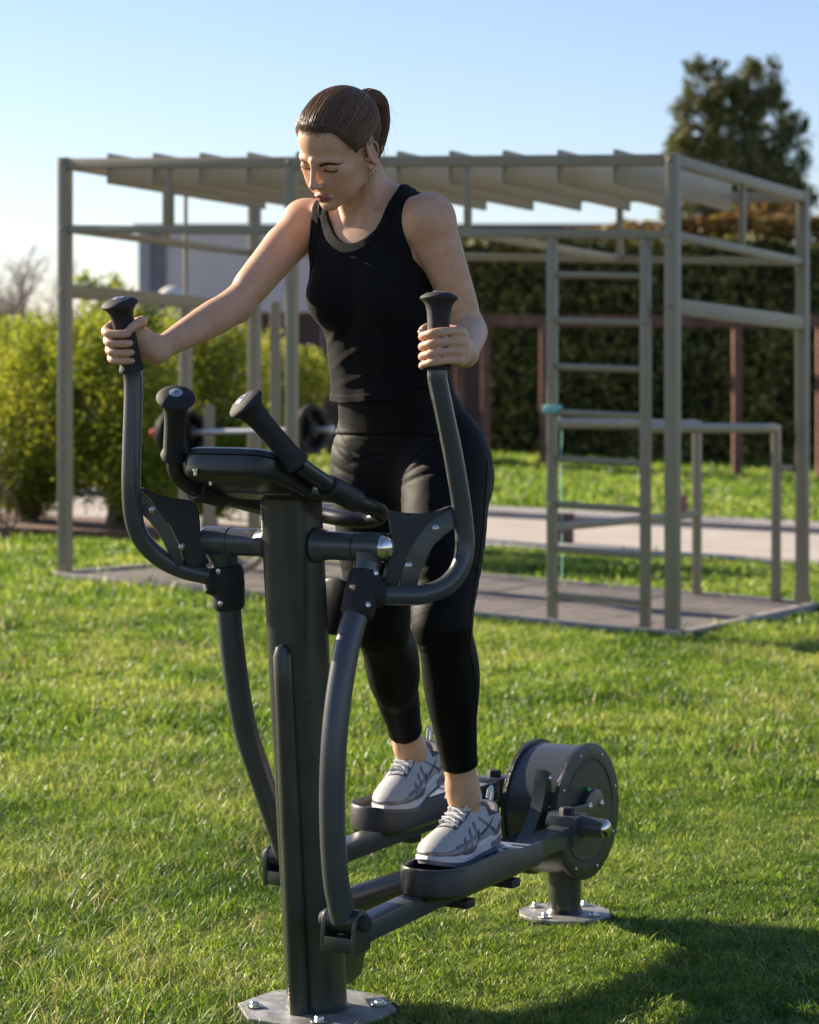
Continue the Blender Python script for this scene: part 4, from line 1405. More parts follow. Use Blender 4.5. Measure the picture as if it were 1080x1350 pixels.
def smooth_mesh(V, Q, n=2, lam=.5):
    """light Laplacian smoothing against stair steps"""
    E = np.concatenate([Q[:, [0, 1]], Q[:, [1, 2]], Q[:, [2, 3]], Q[:, [3, 0]]])
    for it in range(n):
        for l in (lam, -lam * 1.03):
            S = np.zeros_like(V); c = np.zeros(len(V))
            for a, b in ((0, 1), (1, 0)):
                for k in range(3): S[:, k] += np.bincount(E[:, a], V[E[:, b], k], len(V))
                c += np.bincount(E[:, a], minlength=len(V))
            V = V + l * (S / np.maximum(c, 1)[:, None] - V)
    return V

def A(p): return np.array(p, float)

# ---- joints -------------------------------------------------------------------
HIP = {1: A(W(.30, .115, 1.075)), -1: A(W(.30, -.06, 1.075))}
KNEE = {1: A(px(583, 822, .185)), -1: A(px(503, 826, -.05))}
ANK = {1: A(px(611, 1048, .155)), -1: A(px(541, 992, -.148))}
SHO = {1: A(px(568, 286, .160)), -1: A(px(402, 293, -.160))}
ELB = {1: A(px(618, 436, .195)), -1: A(px(312, 402, -.195))}
WRI = {1: A(px(613, 466, .312)), -1: A(px(207, 462, -.268))}
NECK0 = A(px(488, 275, 0.0)); 

# head frame
yaw = R(9)
HC = A(px(450, 198, -.005))
fw = A(W(-math.cos(yaw), -math.sin(yaw), 0)); lf = A(W(-math.sin(yaw), math.cos(yaw), 0)); uz = A((0, 0, 1))
pit = R(33)
hF = fw * math.cos(pit) - uz * math.sin(pit); hU = fw * math.sin(pit) + uz * math.cos(pit)
rol = R(-10)
hL = lf * math.cos(rol) + hU * math.sin(rol); hU = hU * math.cos(rol) - lf * math.sin(rol)
HM = np.stack([hL, hF, hU], 1)               # columns: left, forward, up
HS = .955
def HP(x, y, z): return HC + HM @ (A((x, y, z)) * HS)
def hrot(ax=0, ay=0, az=0):
    m = Matrix.Rotation(ax, 3, 'X') @ Matrix.Rotation(ay, 3, 'Y') @ Matrix.Rotation(az, 3, 'Z')
    return HM @ np.array(m)

class HeadF:
    """adds head shapes at the head's scale"""
    def __init__(self, F): self.F = F
    def cone(self, a, b, ra, rb, k=.01, op='+'): self.F.cone(a, b, ra * HS, rb * HS, k * HS, op)
    def ell(self, c, r, rot=None, k=.01, op='+'): self.F.ell(c, A(r) * HS, rot, k * HS, op)
    def chain(self, p, r, k=.01, sub=4): self.F.chain(p, [x * HS for x in r], k * HS, sub)

def build_head(F0, hair_only=False):
    H = HP; F = HeadF(F0)
    F.ell(H(0, -.012, .044), (.0715, .091, .080), HM, .004)
    F.ell(H(0, .030, .046), (.0615, .058, .058), HM, .02)
    if hair_only: return
    # face block, cheeks, jaw, chin
    F.ell(H(0, .036, -.014), (.054, .053, .064), HM, .02)
    F.ell(H(0, .064, -.045), (.032, .029, .034), HM, .02)
    for s in (1, -1):
        F.chain([H(s * .052, .004, -.022), H(s * .049, .014, -.047), H(s * .034, .044, -.067), H(s * .010, .073, -.083)], [.014, .0125, .0120, .0120], .022)
        F.ell(H(s * .043, .057, -.008), (.019, .019, .015), HM, .02)
        F.ell(H(s * .036, .056, -.040), (.019, .024, .028), HM, .022)
        F.chain([H(s * .010, .0865, .0195), H(s * .026, .0850, .0225), H(s * .046, .0725, .0205)], [.0070, .0062, .005], .014)      # brow ridge
    F.ell(H(0, .080, -.0835), (.0135, .0125, .0118), HM, .014)
    # eye sockets, eyeballs under lowered lids
    for s in (1, -1):
        F.ell(H(s * .0310, .1005, .0100), (.0190, .0150, .0115), HM, .014, '-')
        F.ell(H(s * .0315, .0735, .0085), (.0152, .0122, .0122), HM, .005)
        cr = [H(s * (.0315 + .0165 * math.cos(t)), .0862 - .008 * math.cos(t) ** 2, .0115 + .0082 * math.sin(t)) for t in np.linspace(.2, 2.95, 7)]
        F0.chain(cr, [.0006] * 7, .003, 1); p_ = F0.p[-1]; F0.p[-1] = (p_[0], p_[1], p_[2], .003, '-')
        ln = [H(s * (.0315 + .0148 * math.cos(t)), .0872 - .0075 * math.cos(t) ** 2, .0035 - .0040 * math.sin(t)) for t in np.linspace(.1, 3.05, 7)]
        F0.chain(ln, [.0007] * 7, .0016, 1); p_ = F0.p[-1]; F0.p[-1] = (p_[0], p_[1], p_[2], .0016, '-')
    # nose
    F.chain([H(0, .0905, .024), H(0, .0985, .008), H(0, .1060, -.008), H(0, .1125, -.0215)], [.0066, .0058, .0064, .0072], .009)
    F.ell(H(0, .1135, -.0230), (.0078, .0072, .0068), HM, .006)
    for s in (1, -1):
        F.ell(H(s * .0110, .1025, -.0262), (.0062, .0085, .0062), HM, .005)
        F.ell(H(s * .0055, .1075, -.0322), (.0030, .0046, .0028), HM, .002, '-')
    F.cone(H(0, .1055, -.0285), H(0, .0985, -.0375), .0036, .0030, .006)
    # lips, a little parted
    for s in (1, -1):
        F.chain([H(s * .000, .0978, -.0545), H(s * .0050, .0990, -.0532), H(s * .0130, .0962, -.0556), H(s * .0215, .0902, -.0590)], [.0030, .0035, .0029, .0016], .005)
        F.chain([H(0, .0968, -.0640), H(s * .0090, .0953, -.0634), H(s * .0200, .0902, -.0602)], [.0056, .0051, .0022], .005)
    F.ell(H(0, .0945, -.0735), (.015, .0070, .0036), HM, .006, '-')
    for s in (1, -1):
        F.cone(H(0, .1025, -.0588), H(s * .0120, .0988, -.0590), .0020, .0015, .0012, '-')
        F.cone(H(s * .0120, .0988, -.0590), H(s * .0215, .0920, -.0598), .0015, .0006, .001, '-')
    # ears
    for s in (1, -1):
        er = hrot(R(-14), 0, R(-s * 20)); H = lambda x, y, z: HP(x, y, z - .006)
        F.ell(H(s * .0722, -.009, .003), (.0052, .0188, .0312), er, .005)
        F.ell(H(s * .0800, -.004, .006), (.0046, .0095, .0170), er, .003, '-')
        F.ell(H(s * .0690, .002, -.0255), (.0050, .0080, .0090), er, .005)
        F.chain([H(s * .0745, .004, .018), H(s * .0785, -.006, .0290), H(s * .0810, -.017, .0245), H(s * .0800, -.0225, .008), H(s * .0765, -.018, -.012)], [.0022, .0026, .0027, .0026, .0022], .004)
        F.cone(H(s * .0735, .001, -.006), H(s * .0710, .009, -.004), .0038, .0045, .004)

def build_neck(F):
    c0 = HP(0, -.030, -.035)
    F.cone(c0, NECK0 + A((.026, 0, -.015)), .0465, .0500, .02)
    F.cone(HP(0, .022, -.078), NECK0 + A(W(-.012, 0, .01)), .022, .036, .025)
    # sternomastoid cords
    for s in (1, -1):
        F.cone(HP(s * .058, -.022, -.030), NECK0 + A(W(-.048, s * .018, -.020)), .0125, .0085, .014)

# trunk sections: z, a of centre, b of centre, half breadth, front depth, rear depth
SEC = np.array([
    (0.940, .315, .030, .120, .070, .085),
    (0.990, .318, .030, .150, .090, .110),
    (1.040, .318, .030, .164, .100, .122),
    (1.090, .312, .028, .160, .100, .115),
    (1.140, .298, .024, .145, .095, .098),
    (1.190, .278, .018, .128, .088, .082),
    (1.240, .258, .012, .118, .083, .078),
    (1.300, .238, .008, .114, .084, .080),
    (1.360, .221, .007, .117, .088, .084),
    (1.420, .206, .006, .122, .089, .088),
    (1.470, .198, .003, .126, .084, .088),
    (1.520, .194, .000, .130, .068, .078),
    (1.560, .193, .000, .112, .050, .064),
    (1.595, .196, .000, .075, .040, .050),
    (1.620, .197, .000, .050, .034, .042)])
def trunk_fn(P):
    z = P[:, 2]
    f = [np.interp(z, SEC[:, 0], SEC[:, i]) for i in range(1, 6)]
    # smooth the interpolation a little
    for dz in (-.018, .018):
        for i in range(5): f[i] = f[i] + np.interp(z + dz, SEC[:, 0], SEC[:, i + 1])
    ca, cb, wb, wf, wr = [x / 3 for x in f]
    da = P[:, 0] - ca; db = -P[:, 1] - cb
    wa = np.where(da < 0, wf, wr)
    e = 2.25
    k = (np.abs(da / wa) ** e + np.abs(db / wb) ** e + 1e-9) ** (1 / e)
    d = (k - 1) * np.minimum(wa, wb) * .92
    over = np.maximum(z - SEC[-1, 0], SEC[0, 0] - z)
    return np.where(over > 0, np.maximum(d, over), d)

def build_trunk(F, cloth=False):
    F.add(trunk_fn, W(.25, .01, 1.28), .42, .02)
    # shoulders and upper chest
    for s in (1, -1):
        F.cone(A(W(.198, s * .055, 1.575)), SHO[s] + A((.0, 0, -.006)), .034, .037, .035)
        F.cone(NECK0 + A(W(.03, s * .02, .03)), A(W(.205, s * .105, 1.575)), .026, .026, .03)
        F.ell(A(W(.150, s * .060 + .002, 1.405)), (.047, .052, .052), None, .035)     # breasts
        F.ell(A(W(.355, s * .064 + .028, 1.02)), (.060, .072, .085), None, .045)       # seat
        if not cloth:
            # collar bones
            F.cone(A(W(.150, s * .026, 1.558)), A(W(.166, s * .105, 1.586)), .0060, .0065, .022)

def build_arms(F):
    for s in (1, -1):
        S, E, Wr = SHO[s], ELB[s], WRI[s]
        F.ell(S + A(W(0, -s * .004, -.004)), (.045, .045, .048), None, .03)
        m = S + (E - S) * .45
        F.chain([S, S + (E - S) * .25, m, E - (E - S) * .08, E], [.042, .0405, .0370, .0325, .0318], .02)
        F.cone(S + (E - S) * .3 + A((-.006, 0, 0)), S + (E - S) * .75 + A((-.006, 0, 0)), .036, .030, .02)
        d = Wr - E
        F.chain([E, E + d * .25, E + d * .55, E + d * .85, Wr], [.0320, .0358, .0310, .0245, .0225], .018)
        F.cone(E + A(W(.010, s * .004, -.006)), E + A(W(.012, s * .006, -.010)), .024, .022, .015)

def build_legs(F, inc=0.0):
    for s in (1, -1):
        H, K, N = HIP[s], KNEE[s], ANK[s]
        d = K - H; e = N - K
        F.chain([H + A((.0, 0, .0)), H + d * .2, H + d * .5, H + d * .8, K], [.084 + inc, .087 + inc, .083 + inc, .068 + inc, .056 + inc], .03)
        F.chain([K, K + e * .22, K + e * .5, K + e * .8, N], [.053 + inc, .050 + inc, .047 + inc, .0365 + inc, .0335 + inc], .025)
        F.ell(K + e * .27 + A((.022, 0, 0)), (.046 + inc, .047 + inc, .095), None, .035)      # calf
        F.ell(K + A((-.016, 0, .004)), (.040 + inc, .040 + inc, .045), None, .02)              # knee cap

def build_feet(F):
    for s in (1, -1):
        N = ANK[s]
        e = (N - KNEE[s]); e /= np.linalg.norm(e)
        F.chain([N - e * .02, N + e * .03, N + A((.006, 0, -.085))], [.0330, .0315, .034], .015)
        for q in (1, -1):
            F.cone(N + A((.006, q * .0245, .004 + .006 * q * s)), N + A((.006, q * .025, -.004)), .0090, .0085, .016)

# hands: five fingers wrapped round the grip ------------------------------------------------
NAILS = []; KNUCK = []
def build_hand(F, s):
    g0, ax, Lg = GRIPS[s]
    ax = A(ax); g0 = A(g0)
    t_mid = .027 if s > 0 else .044
    ea = A(W(1, 0, 0)); ea = ea - ax * (ea @ ax); ea /= np.linalg.norm(ea)
    eb = A(W(0, s, 0)); eb = eb - ax * (eb @ ax) - ea * (eb @ ea); eb /= np.linalg.norm(eb)
    def C(phi, r, t):
        f = R(phi)
        return g0 + ax * t + (ea * math.cos(f) + eb * math.sin(f)) * r
    tilt_ = .10                              # fingers slope a little toward the tips
    names = [(.0086, 1.00, .0575), (.0087, 1.08, .0385), (.0083, 1.02, .0200), (.0073, .86, .0035)]   # radius, length, height on the grip
    gr = .0208
    twist = 10 if s > 0 else -4
    for i, (fr, fl, t) in enumerate(names):
        ph = [72, 112, 150, 186, 212, 236 if s > 0 else 232]
        ph = [72 + (p_ - 72) * (.90 + .10 * fl) + twist * (1 if s > 0 else 1) for p_ in ph]
        rr = [gr + .021, gr + .0165, gr + .0145, gr + .0105, gr + .0095, gr + .0085]
        drop = [d_ * (1.5 if s > 0 else 1.0) for d_ in (.001, .0005, -.002, -.004, -.0055, -.007)]
        pts = [C(p_, r_, t + t_mid - .014 + d_ ) for p_, r_, d_ in zip(ph, rr, drop)]
        rad = [fr * 1.10, fr * .98, fr * 1.06, fr * .92, fr * .94, fr * .80]
        F.chain(pts, rad, .0012)
        # nail on the last joint
        NAILS.append((pts[-2], pts[-1], C(ph[-1] - 6, gr + .03, t + t_mid - .02) , fr, ax))
        KNUCK.extend([pts[0], pts[2], pts[4], pts[5]])
        # back of the hand
        kn = pts[0]
        F.cone(kn, C(44 + twist, gr + .0215, t * .86 + t_mid - .010), fr * 1.02, .0115, .006)
    wr = WRI[s]
    for t, ph_, r_ in ((.050, 50, .0175), (.030, 46, .019), (.010, 44, .0185)):
        F.cone(C(ph_ + twist, gr + r_, t + t_mid - .012), wr, .0150, .0195, .014)
    # heel of the hand, thumb ball and thumb
    F.cone(C(18 + twist, gr + .016, .040 + t_mid), wr, .0155, .0180, .014)
    F.cone(C(12 + twist, gr + .015, .014 + t_mid), wr, .0138, .0175, .014)
    tt = (.044, .052, .054, .049, .042) if s > 0 else (.034, .046, .051, .048, .043)
    th = [C(p_ + twist, gr + r_, t_ + t_mid) for p_, r_, t_ in zip((16, -24, -66, -100, -122 if s < 0 else -118), (.020, .0185, .0125, .0105, .0100), tt)]
    F.chain(th, [.0140, .0112, .0096, .0092, .0074], .004)
    NAILS.append((th[-2], th[-1], C(-116 + twist, gr + .03, .06 + t_mid), .0095, ax))

F_body = Field()
build_trunk(F_body); build_neck(F_body); build_head(F_body); build_arms(F_body); build_legs(F_body, -.004); build_feet(F_body)
for s in (1, -1): build_hand(F_body, s)
def body_fn(P, sel): return F_body.ev(P, sel)

woman = empty('person', MO, MROT)
tag(woman, 'woman in black tank top and leggings stepping on the elliptical trainer, looking down', 'person')

lo = np.min([p[1] - p[2] for p in F_body.p], 0) - .02; hi = np.max([p[1] + p[2] for p in F_body.p], 0) + .02
HB = .0026
V, Q = iso_mesh(body_fn, F_body.p, lo, hi, HB)
V = smooth_mesh(V, Q, 2, .5)
# small hollows in the arms and hands are fine; what counts is one skin
def skin_material():
    m = mat('skin', (.45, .25, .16), .5, sss=.10, sss_rad=(1, .35, .18), spec=.35, bump=.10, bump_scale=1600)
    nt = m.node_tree; b = nt.nodes['Principled BSDF']
    tc = nt.nodes.new('ShaderNodeTexCoord')
    n = nt.nodes.new('ShaderNodeTexNoise'); n.inputs['Scale'].default_value = 34; n.inputs['Detail'].default_value = 9; n.inputs['Roughness'].default_value = .68
    nt.links.new(tc.outputs['Object'], n.inputs['Vector'])
    rp = nt.nodes.new('ShaderNodeValToRGB')
    rp.color_ramp.elements[0].position = .3; rp.color_ramp.elements[0].color = (.55, .305, .18, 1)
    rp.color_ramp.elements[1].position = .72; rp.color_ramp.elements[1].color = (.68, .43, .285, 1)
    nt.links.new(n.outputs['Fac'], rp.inputs['Fac'])
    at = nt.nodes.new('ShaderNodeAttribute'); at.attribute_name = 'lip'
    mx = nt.nodes.new('ShaderNodeMix'); mx.data_type = 'RGBA'
    mx.inputs[7].default_value = (.33, .10, .085, 1)
    nt.links.new(at.outputs['Fac'], mx.inputs[0]); nt.links.new(rp.outputs['Color'], mx.inputs[6])
    at2 = nt.nodes.new('ShaderNodeAttribute'); at2.attribute_name = 'flush'
    mx2 = nt.nodes.new('ShaderNodeMix'); mx2.data_type = 'RGBA'
    mx2.inputs[7].default_value = (.57, .27, .18, 1)
    nt.links.new(at2.outputs['Fac'], mx2.inputs[0]); nt.links.new(mx.outputs[2], mx2.inputs[6])
    nt.links.new(mx2.outputs[2], b.inputs['Base Color'])
    return m
M['skin'] = skin_material()
body = obj_np('body', V, Q, M['skin'], woman)
body_me = body.data
# lips and natural flush (pigment of the skin itself)
co = np.empty(len(body_me.vertices) * 3, np.float32); body_me.vertices.foreach_get('co', co); co = co.reshape(-1, 3)
hl = (co - HC) @ HM / HS
x, y, z = np.abs(hl[:, 0]), hl[:, 1], hl[:, 2]
upper = -.0494 - .0078 * np.clip((x - .004) / .018, 0, 1) - .0010 * (x < .003)
lower = -.0692 + .0092 * np.clip(x / .0225, 0, 1) ** 2
lip = np.clip(np.minimum(upper - z, z - lower) / .0016 + .5, 0, 1) * (y > .082) * (x < .0235) * np.clip((.0235 - x) / .003, 0, 1)
fl = .55 * np.exp(-((x - .042) / .018) ** 2 - ((z + .022) / .02) ** 2) * (y > .03) + .5 * np.exp(-(x / .012) ** 2 - ((z + .024) / .009) ** 2) * (y > .1) + .5 * (x > .07) * (np.abs(z) < .04) * (np.abs(y) < .04)
for c_, r_, w_ in [(k, .0075, .45) for k in KNUCK] + [(ELB[q] + A((.012, 0, -.01)), .028, .35) for q in (1, -1)] + [(SHO[q], .05, .15) for q in (1, -1)]:
    fl = np.maximum(fl, w_ * np.exp(-(np.linalg.norm(co - c_, axis=1) / (r_ * 1.4)) ** 2))
for nm, arr in (('lip', lip), ('flush', np.clip(fl, 0, 1))):
    body_me.attributes.new(nm, 'FLOAT', 'POINT').data.foreach_set('value', arr.astype(np.float32))
body_bvh = BVHTree.FromPolygons([Vector(v) for v in V], [tuple(q) for q in Q])

# nails
M['nail'] = mat('nail', (.58, .33, .29), .25, spec=.5, coat=.3)
for a, b, outp, fr, ax in NAILS:
    a, b, outp = Vector(a), Vector(b), Vector(outp)
    c = a.lerp(b, .75); n = (outp - c); d = (b - a).normalized(); n = (n - d * n.dot(d)).normalized()
    h, nn, fi, ds = body_bvh.ray_cast(c + n * .03, -n)
    if h is None: continue
    s_ = d.cross(n)
    V2 = []; Fc = []
    NX, NY = 5, 6
    for i in range(NY):
        for j in range(NX):
            u_ = (j / (NX - 1) - .5) * 2; v_ = (i / (NY - 1) - .5) * 2
            w_ = .0046 * fr / .0095 * math.sqrt(max(.12, 1 - .75 * max(0, abs(v_) - .35) ** 2 * 2))
            V2.append(h + s_ * (u_ * w_) + d * (v_ * .0055 + .001) + n * (.0008 - .0022 * u_ * u_ - (.0012 if abs(v_) > .95 else 0)))
    for i in range(NY - 1):
        for j in range(NX - 1): Fc.append((i * NX + j, i * NX + j + 1, (i + 1) * NX + j + 1, (i + 1) * NX + j))
    obj_from('fingernail', V2, Fc, M['nail'], body)

# ---- clothing -------------------------------------------------------------------------
def fabric(name, col, rib=0.0, rough=.85, bump=.4, scale=900, sheen=.25):
    m = mat(name, col, rough, var=.18, var_scale=18, sheen=sheen, spec=.16)
    nt = m.node_tree; b = nt.nodes['Principled BSDF']
    tc = nt.nodes.new('ShaderNodeTexCoord')
    w = nt.nodes.new('ShaderNodeTexNoise'); w.inputs['Scale'].default_value = scale; w.inputs['Detail'].default_value = 2
    nt.links.new(tc.outputs['Object'], w.inputs['Vector'])
    bp = nt.nodes.new('ShaderNodeBump'); bp.inputs['Strength'].default_value = bump; bp.inputs['Distance'].default_value = .0015
    nt.links.new(w.outputs['Fac'], bp.inputs['Height'])
    n3 = nt.nodes.new('ShaderNodeTexNoise'); n3.inputs['Scale'].default_value = 16; n3.inputs['Detail'].default_value = 3
    mp = nt.nodes.new('ShaderNodeMapping'); mp.inputs['Scale'].default_value = (1, 1, 2.2)
    nt.links.new(tc.outputs['Object'], mp.inputs['Vector']); nt.links.new(mp.outputs[0], n3.inputs['Vector'])
    bp2 = nt.nodes.new('ShaderNodeBump'); bp2.inputs['Strength'].default_value = .22; bp2.inputs['Distance'].default_value = .008
    nt.links.new(n3.outputs['Fac'], bp2.inputs['Height']); nt.links.new(bp.outputs['Normal'], bp2.inputs['Normal'])
    nt.links.new(bp2.outputs['Normal'], b.inputs['Normal'])
    return m
M['top'] = fabric('black_knit', (.0075, .0075, .0088), bump=.5, scale=1700, sheen=.04)
M['legging'] = fabric('black_stretch', (.0030, .0030, .0033), rough=.6, bump=.2, scale=2200, sheen=.0)

F_trunk = Field(); build_trunk(F_trunk); build_neck(F_trunk)
for s in (1, -1):
    F_trunk.cone(SHO[s], SHO[s] + (ELB[s] - SHO[s]) * .2, .042, .041, .02)
def ell2(x, z, cx, cz, rx, rz):
    u_, v_ = (x - cx) / rx, (z - cz) / rz
    k0 = np.sqrt(u_ * u_ + v_ * v_) + 1e-9; k1 = np.sqrt((u_ / rx) ** 2 + (v_ / rz) ** 2) + 1e-9
    return k0 * (k0 - 1) / k1
def wrinkle(P, f, seed):
    r = np.random.default_rng(seed); o = np.zeros(len(P))
    for i in range(6):
        k = r.normal(size=3) * f * (1 + .5 * i); o += np.sin(P @ k + r.uniform(0, 6.28)) / (1 + .5 * i)
    return o / 3
def top_fn(P, sel):
    z = P[:, 2]; b = -P[:, 1]; front = P[:, 0] < .20
    arm = np.interp(z, [1.36, 1.41, 1.445, 1.48, 1.53, 1.58, 1.65], [.30, .19, .139, .121, .113, .112, .112])
    d_arm = np.abs(b) - arm
    d_arm = d_arm * .9
    ca = .205
    nf = -ell2(b, z, 0, 1.625, .077, .113); nr = -ell2(b, z, 0, 1.64, .074, .066)
    w = np.clip((P[:, 0] - (ca - .035)) / .05, 0, 1)
    d_neck = nf * (1 - w) + nr * w
    hem = 1.196 + .010 * np.clip((P[:, 0] - .2) / .15, -1, 1) + .004 * np.sin(b * 22)
    d_hem = hem - z
    off = .0050 + .0040 * wrinkle(P, 17, 3) * np.clip((1.44 - z) / .1, 0, 1) - .0035 * np.clip((b - .04) / .05, 0, 1) * np.clip((1.30 - z) / .1, 0, 1)
    for x0_, z0_, sl_ in ((-.06, 1.325, .55), (-.03, 1.285, .45), (.03, 1.30, -.4), (.05, 1.255, -.35), (-.02, 1.24, .25)):
        off = off + .0016 * np.exp(-((z - z0_ - sl_ * (b - x0_)) / .008) ** 2) * np.exp(-((b - x0_) / .05) ** 2)
    off = off + .0075 * np.clip((1.33 - z) / .14, 0, 1) ** 1.5 * np.clip((.10 - b) / .1, 0, 1)
    for d_, wd in ((d_arm, .020), (d_neck, .021)):
        inb = np.clip((d_ + wd) / .004 + .5, 0, 1); off = off + .0016 * inb - .0010 * np.exp(-((d_ + wd + .003) / .0026) ** 2)
    off = off + .0012 * np.clip((d_hem + .016) / .002, 0, 1)
    return np.maximum.reduce([F_trunk.ev(P, sel) - off, d_arm, d_neck, d_hem, z - 1.655])
lo = A((-.02, -.30, 1.14)); hi = A((.45, .30, 1.68))
V, Q = iso_mesh(top_fn, F_trunk.p, lo, hi, .0020)
V = smooth_mesh(V, Q, 5, .5)
obj_np('tank_top', V, Q, M['top'], woman)

F_leg = Field(); build_trunk(F_leg, True); build_legs(F_leg, -.0015)
HEM = {}
for s in (1, -1):
    e = ANK[s] - KNEE[s]; e /= np.linalg.norm(e)
    HEM[s] = (ANK[s] - e * (.068 if s > 0 else .074), e)
def leg_fn(P, sel):
    d = F_leg.ev(P, sel)
    z = P[:, 2]
    off = .0018 + .0011 * wrinkle(P, 22, 9) * (.4 + .6 * np.exp(-((z - .73) / .07) ** 2) + .5 * np.exp(-((z - 1.06) / .05) ** 2))
    for s_ in (1, -1):
        K = KNEE[s_]; q = P - K; fr_ = np.clip(-q[:, 0] / .05 + .4, 0, 1)
        near = np.exp(-((q[:, 1]) / .07) ** 2)
        off = off - .0022 * near * fr_ * (np.exp(-((q[:, 2] + .040 + .10 * q[:, 1]) / .0042) ** 2) + .8 * np.exp(-((q[:, 2] + .058 - .05 * q[:, 1]) / .0040) ** 2) + .6 * np.exp(-((q[:, 2] - .045 + .2 * q[:, 1]) / .004) ** 2))
        Hh = HIP[s_]; q = P - Hh; fr_ = np.clip(-q[:, 0] / .05, 0, 1)
        for k_, a_ in ((-.005, .55), (-.030, .35), (.018, .8)):
            off = off - .0022 * fr_ * np.exp(-((q[:, 2] - k_ - a_ * s_ * (-q[:, 1])) / .005) ** 2) * np.exp(-((q[:, 1] + s_ * .01) / .045) ** 2)
    for k_ in (1.075, 1.098, 1.112):
        off = off - .0012 * np.exp(-((z - k_ - .012 * np.sin(P[:, 1] * 20 + k_ * 90)) / .0035) ** 2) * np.clip(.5 + .5 * np.sin(P[:, 1] * 31 + k_ * 200), 0, 1)
    wb = np.clip((z - 1.125 + .02 * (P[:, 0] - .3)) / .002, 0, 1)
    off = off + .0016 * wb - .0012 * np.exp(-((z - 1.124 + .02 * (P[:, 0] - .3)) / .0022) ** 2)
    cut = z - 1.222
    for s in (1, -1):
        h, e = HEM[s]
        q = (P - h) @ e
        near = np.linalg.norm(P - h, axis=1) < .14
        cut = np.where(near, np.maximum(cut, q), cut)
        off = off + np.where(near, .0009 * np.clip((q + .02) / .0015, 0, 1) - .001 * np.exp(-((q + .021) / .0014) ** 2), 0)
    return np.maximum(d - off, cut)
lo = np.min([p[1] - p[2] for p in F_leg.p], 0) - .02; hi = np.max([p[1] + p[2] for p in F_leg.p], 0) + .02
lo[2] = .40; hi[2] = 1.25
V, Q = iso_mesh(leg_fn, F_leg.p, lo, hi, .0032)
V = smooth_mesh(V, Q, 2, .5)
leg_ob = obj_np('leggings', V, Q, M['legging'], woman)
leg_bvh = BVHTree.FromPolygons([Vector(v) for v in V], [tuple(q) for q in Q])
# ------------------------------------------------------------------ hair, brows, lashes, earring
def hair_mat():
    m = mat('brown_hair', (.1, .055, .03), .40, spec=.45)
    nt = m.node_tree; b = nt.nodes['Principled BSDF']
    at = nt.nodes.new('ShaderNodeAttribute'); at.attribute_name = 'srnd'
    rp = nt.nodes.new('ShaderNodeValToRGB')
    el = rp.color_ramp.elements
    el[0].position = .1; el[0].color = (.070, .034, .017, 1)
    el[1].position = .6; el[1].color = (.17, .088, .044, 1)
    e = el.new(.95); e.color = (.36, .21, .11, 1)
    nt.links.new(at.outputs['Fac'], rp.inputs['Fac']); nt.links.new(rp.outputs['Color'], b.inputs['Base Color'])
    return m
M['hair'] = hair_mat()
M['hair_base'] = mat('hair_roots', (.075, .042, .025), .6, var=.3, var_scale=60)
M['brow'] = mat('brow_hair', (.028, .016, .010), .5)
M['lash'] = mat('lash_hair', (.008, .006, .005), .5)
M['gold'] = mat('earring_metal', (.75, .55, .28), .2, 1.0)

def strands(name, paths, r0, r1, m, parent, seed=0):
    """paths (N, K, 3): thin three-sided hairs"""
    Pn = np.asarray(paths, float); N, K, _ = Pn.shape
    T = np.gradient(Pn, axis=1); T /= np.linalg.norm(T, axis=2, keepdims=True) + 1e-12
    rv = np.random.default_rng(seed).normal(size=(N, 1, 3))
    U = np.cross(T, rv); U /= np.linalg.norm(U, axis=2, keepdims=True) + 1e-12
    B = np.cross(T, U)
    rad = ((r0 + (r1 - r0) * np.linspace(0, 1, K) ** 2) * np.clip(.25 + np.linspace(0, 1, K) * 5, 0, 1))[None, :, None]
    V = np.stack([Pn + rad * (U * math.cos(a) + B * math.sin(a)) for a in (0, 2.094, 4.189)], 2).reshape(-1, 3)
    n = np.arange(N)[:, None, None] * K * 3; k = np.arange(K - 1)[None, :, None] * 3; j = np.arange(3)[None, None, :]
    a = n + k + j; b = n + k + (j + 1) % 3
    Fc = np.stack([a, b, b + 3, a + 3], -1).reshape(-1, 4)
    o = obj_np(name, V, Fc, m, parent)
    o.data.attributes.new('srnd', 'FLOAT', 'POINT').data.foreach_set('value', np.repeat(np.random.default_rng(seed + 9).uniform(0, 1, N), K * 3).astype(np.float32))
    return o

F_sk = Field(); build_head(F_sk, True)
F_all_head = Field(); build_head(F_all_head)
def hair_cut(L):
    """positive outside the hair region; L in head coordinates"""
    x, y, z = np.abs(L[:, 0]), L[:, 1], L[:, 2]
    l1 = -.012 + 1.50 * (y - .022) + .015 * np.exp(-((x - .043) / .015) ** 2)
    l2 = -.012 + .30 * (y - .022)
    ear = np.sqrt(((y + .010) / .020) ** 2 + ((z + .006) / .029) ** 2)
    c = np.maximum(l1, l2) - z
    c = np.where((x > .05), np.maximum(c, (1 - ear) * .02), c)
    return c * .62
def hair_fn(P, sel):
    L = (P - HC) @ HM / HS
    d = F_sk.ev(P)
    cut = hair_cut(L) * HS
    th = .0062 * np.clip(-(cut + .008) / .014, .04, 1)
    return np.maximum(d - th, cut + .009)
lo = HC - .16; hi = HC + .17
V, Q = iso_mesh(hair_fn, F_sk.p, lo, hi, .0022)
V = smooth_mesh(V, Q, 2, .5)
hair = obj_np('hair', V, Q, M['hair_base'], woman)
hair_bvh = BVHTree.FromPolygons([Vector(v) for v in V], [tuple(q) for q in Q])

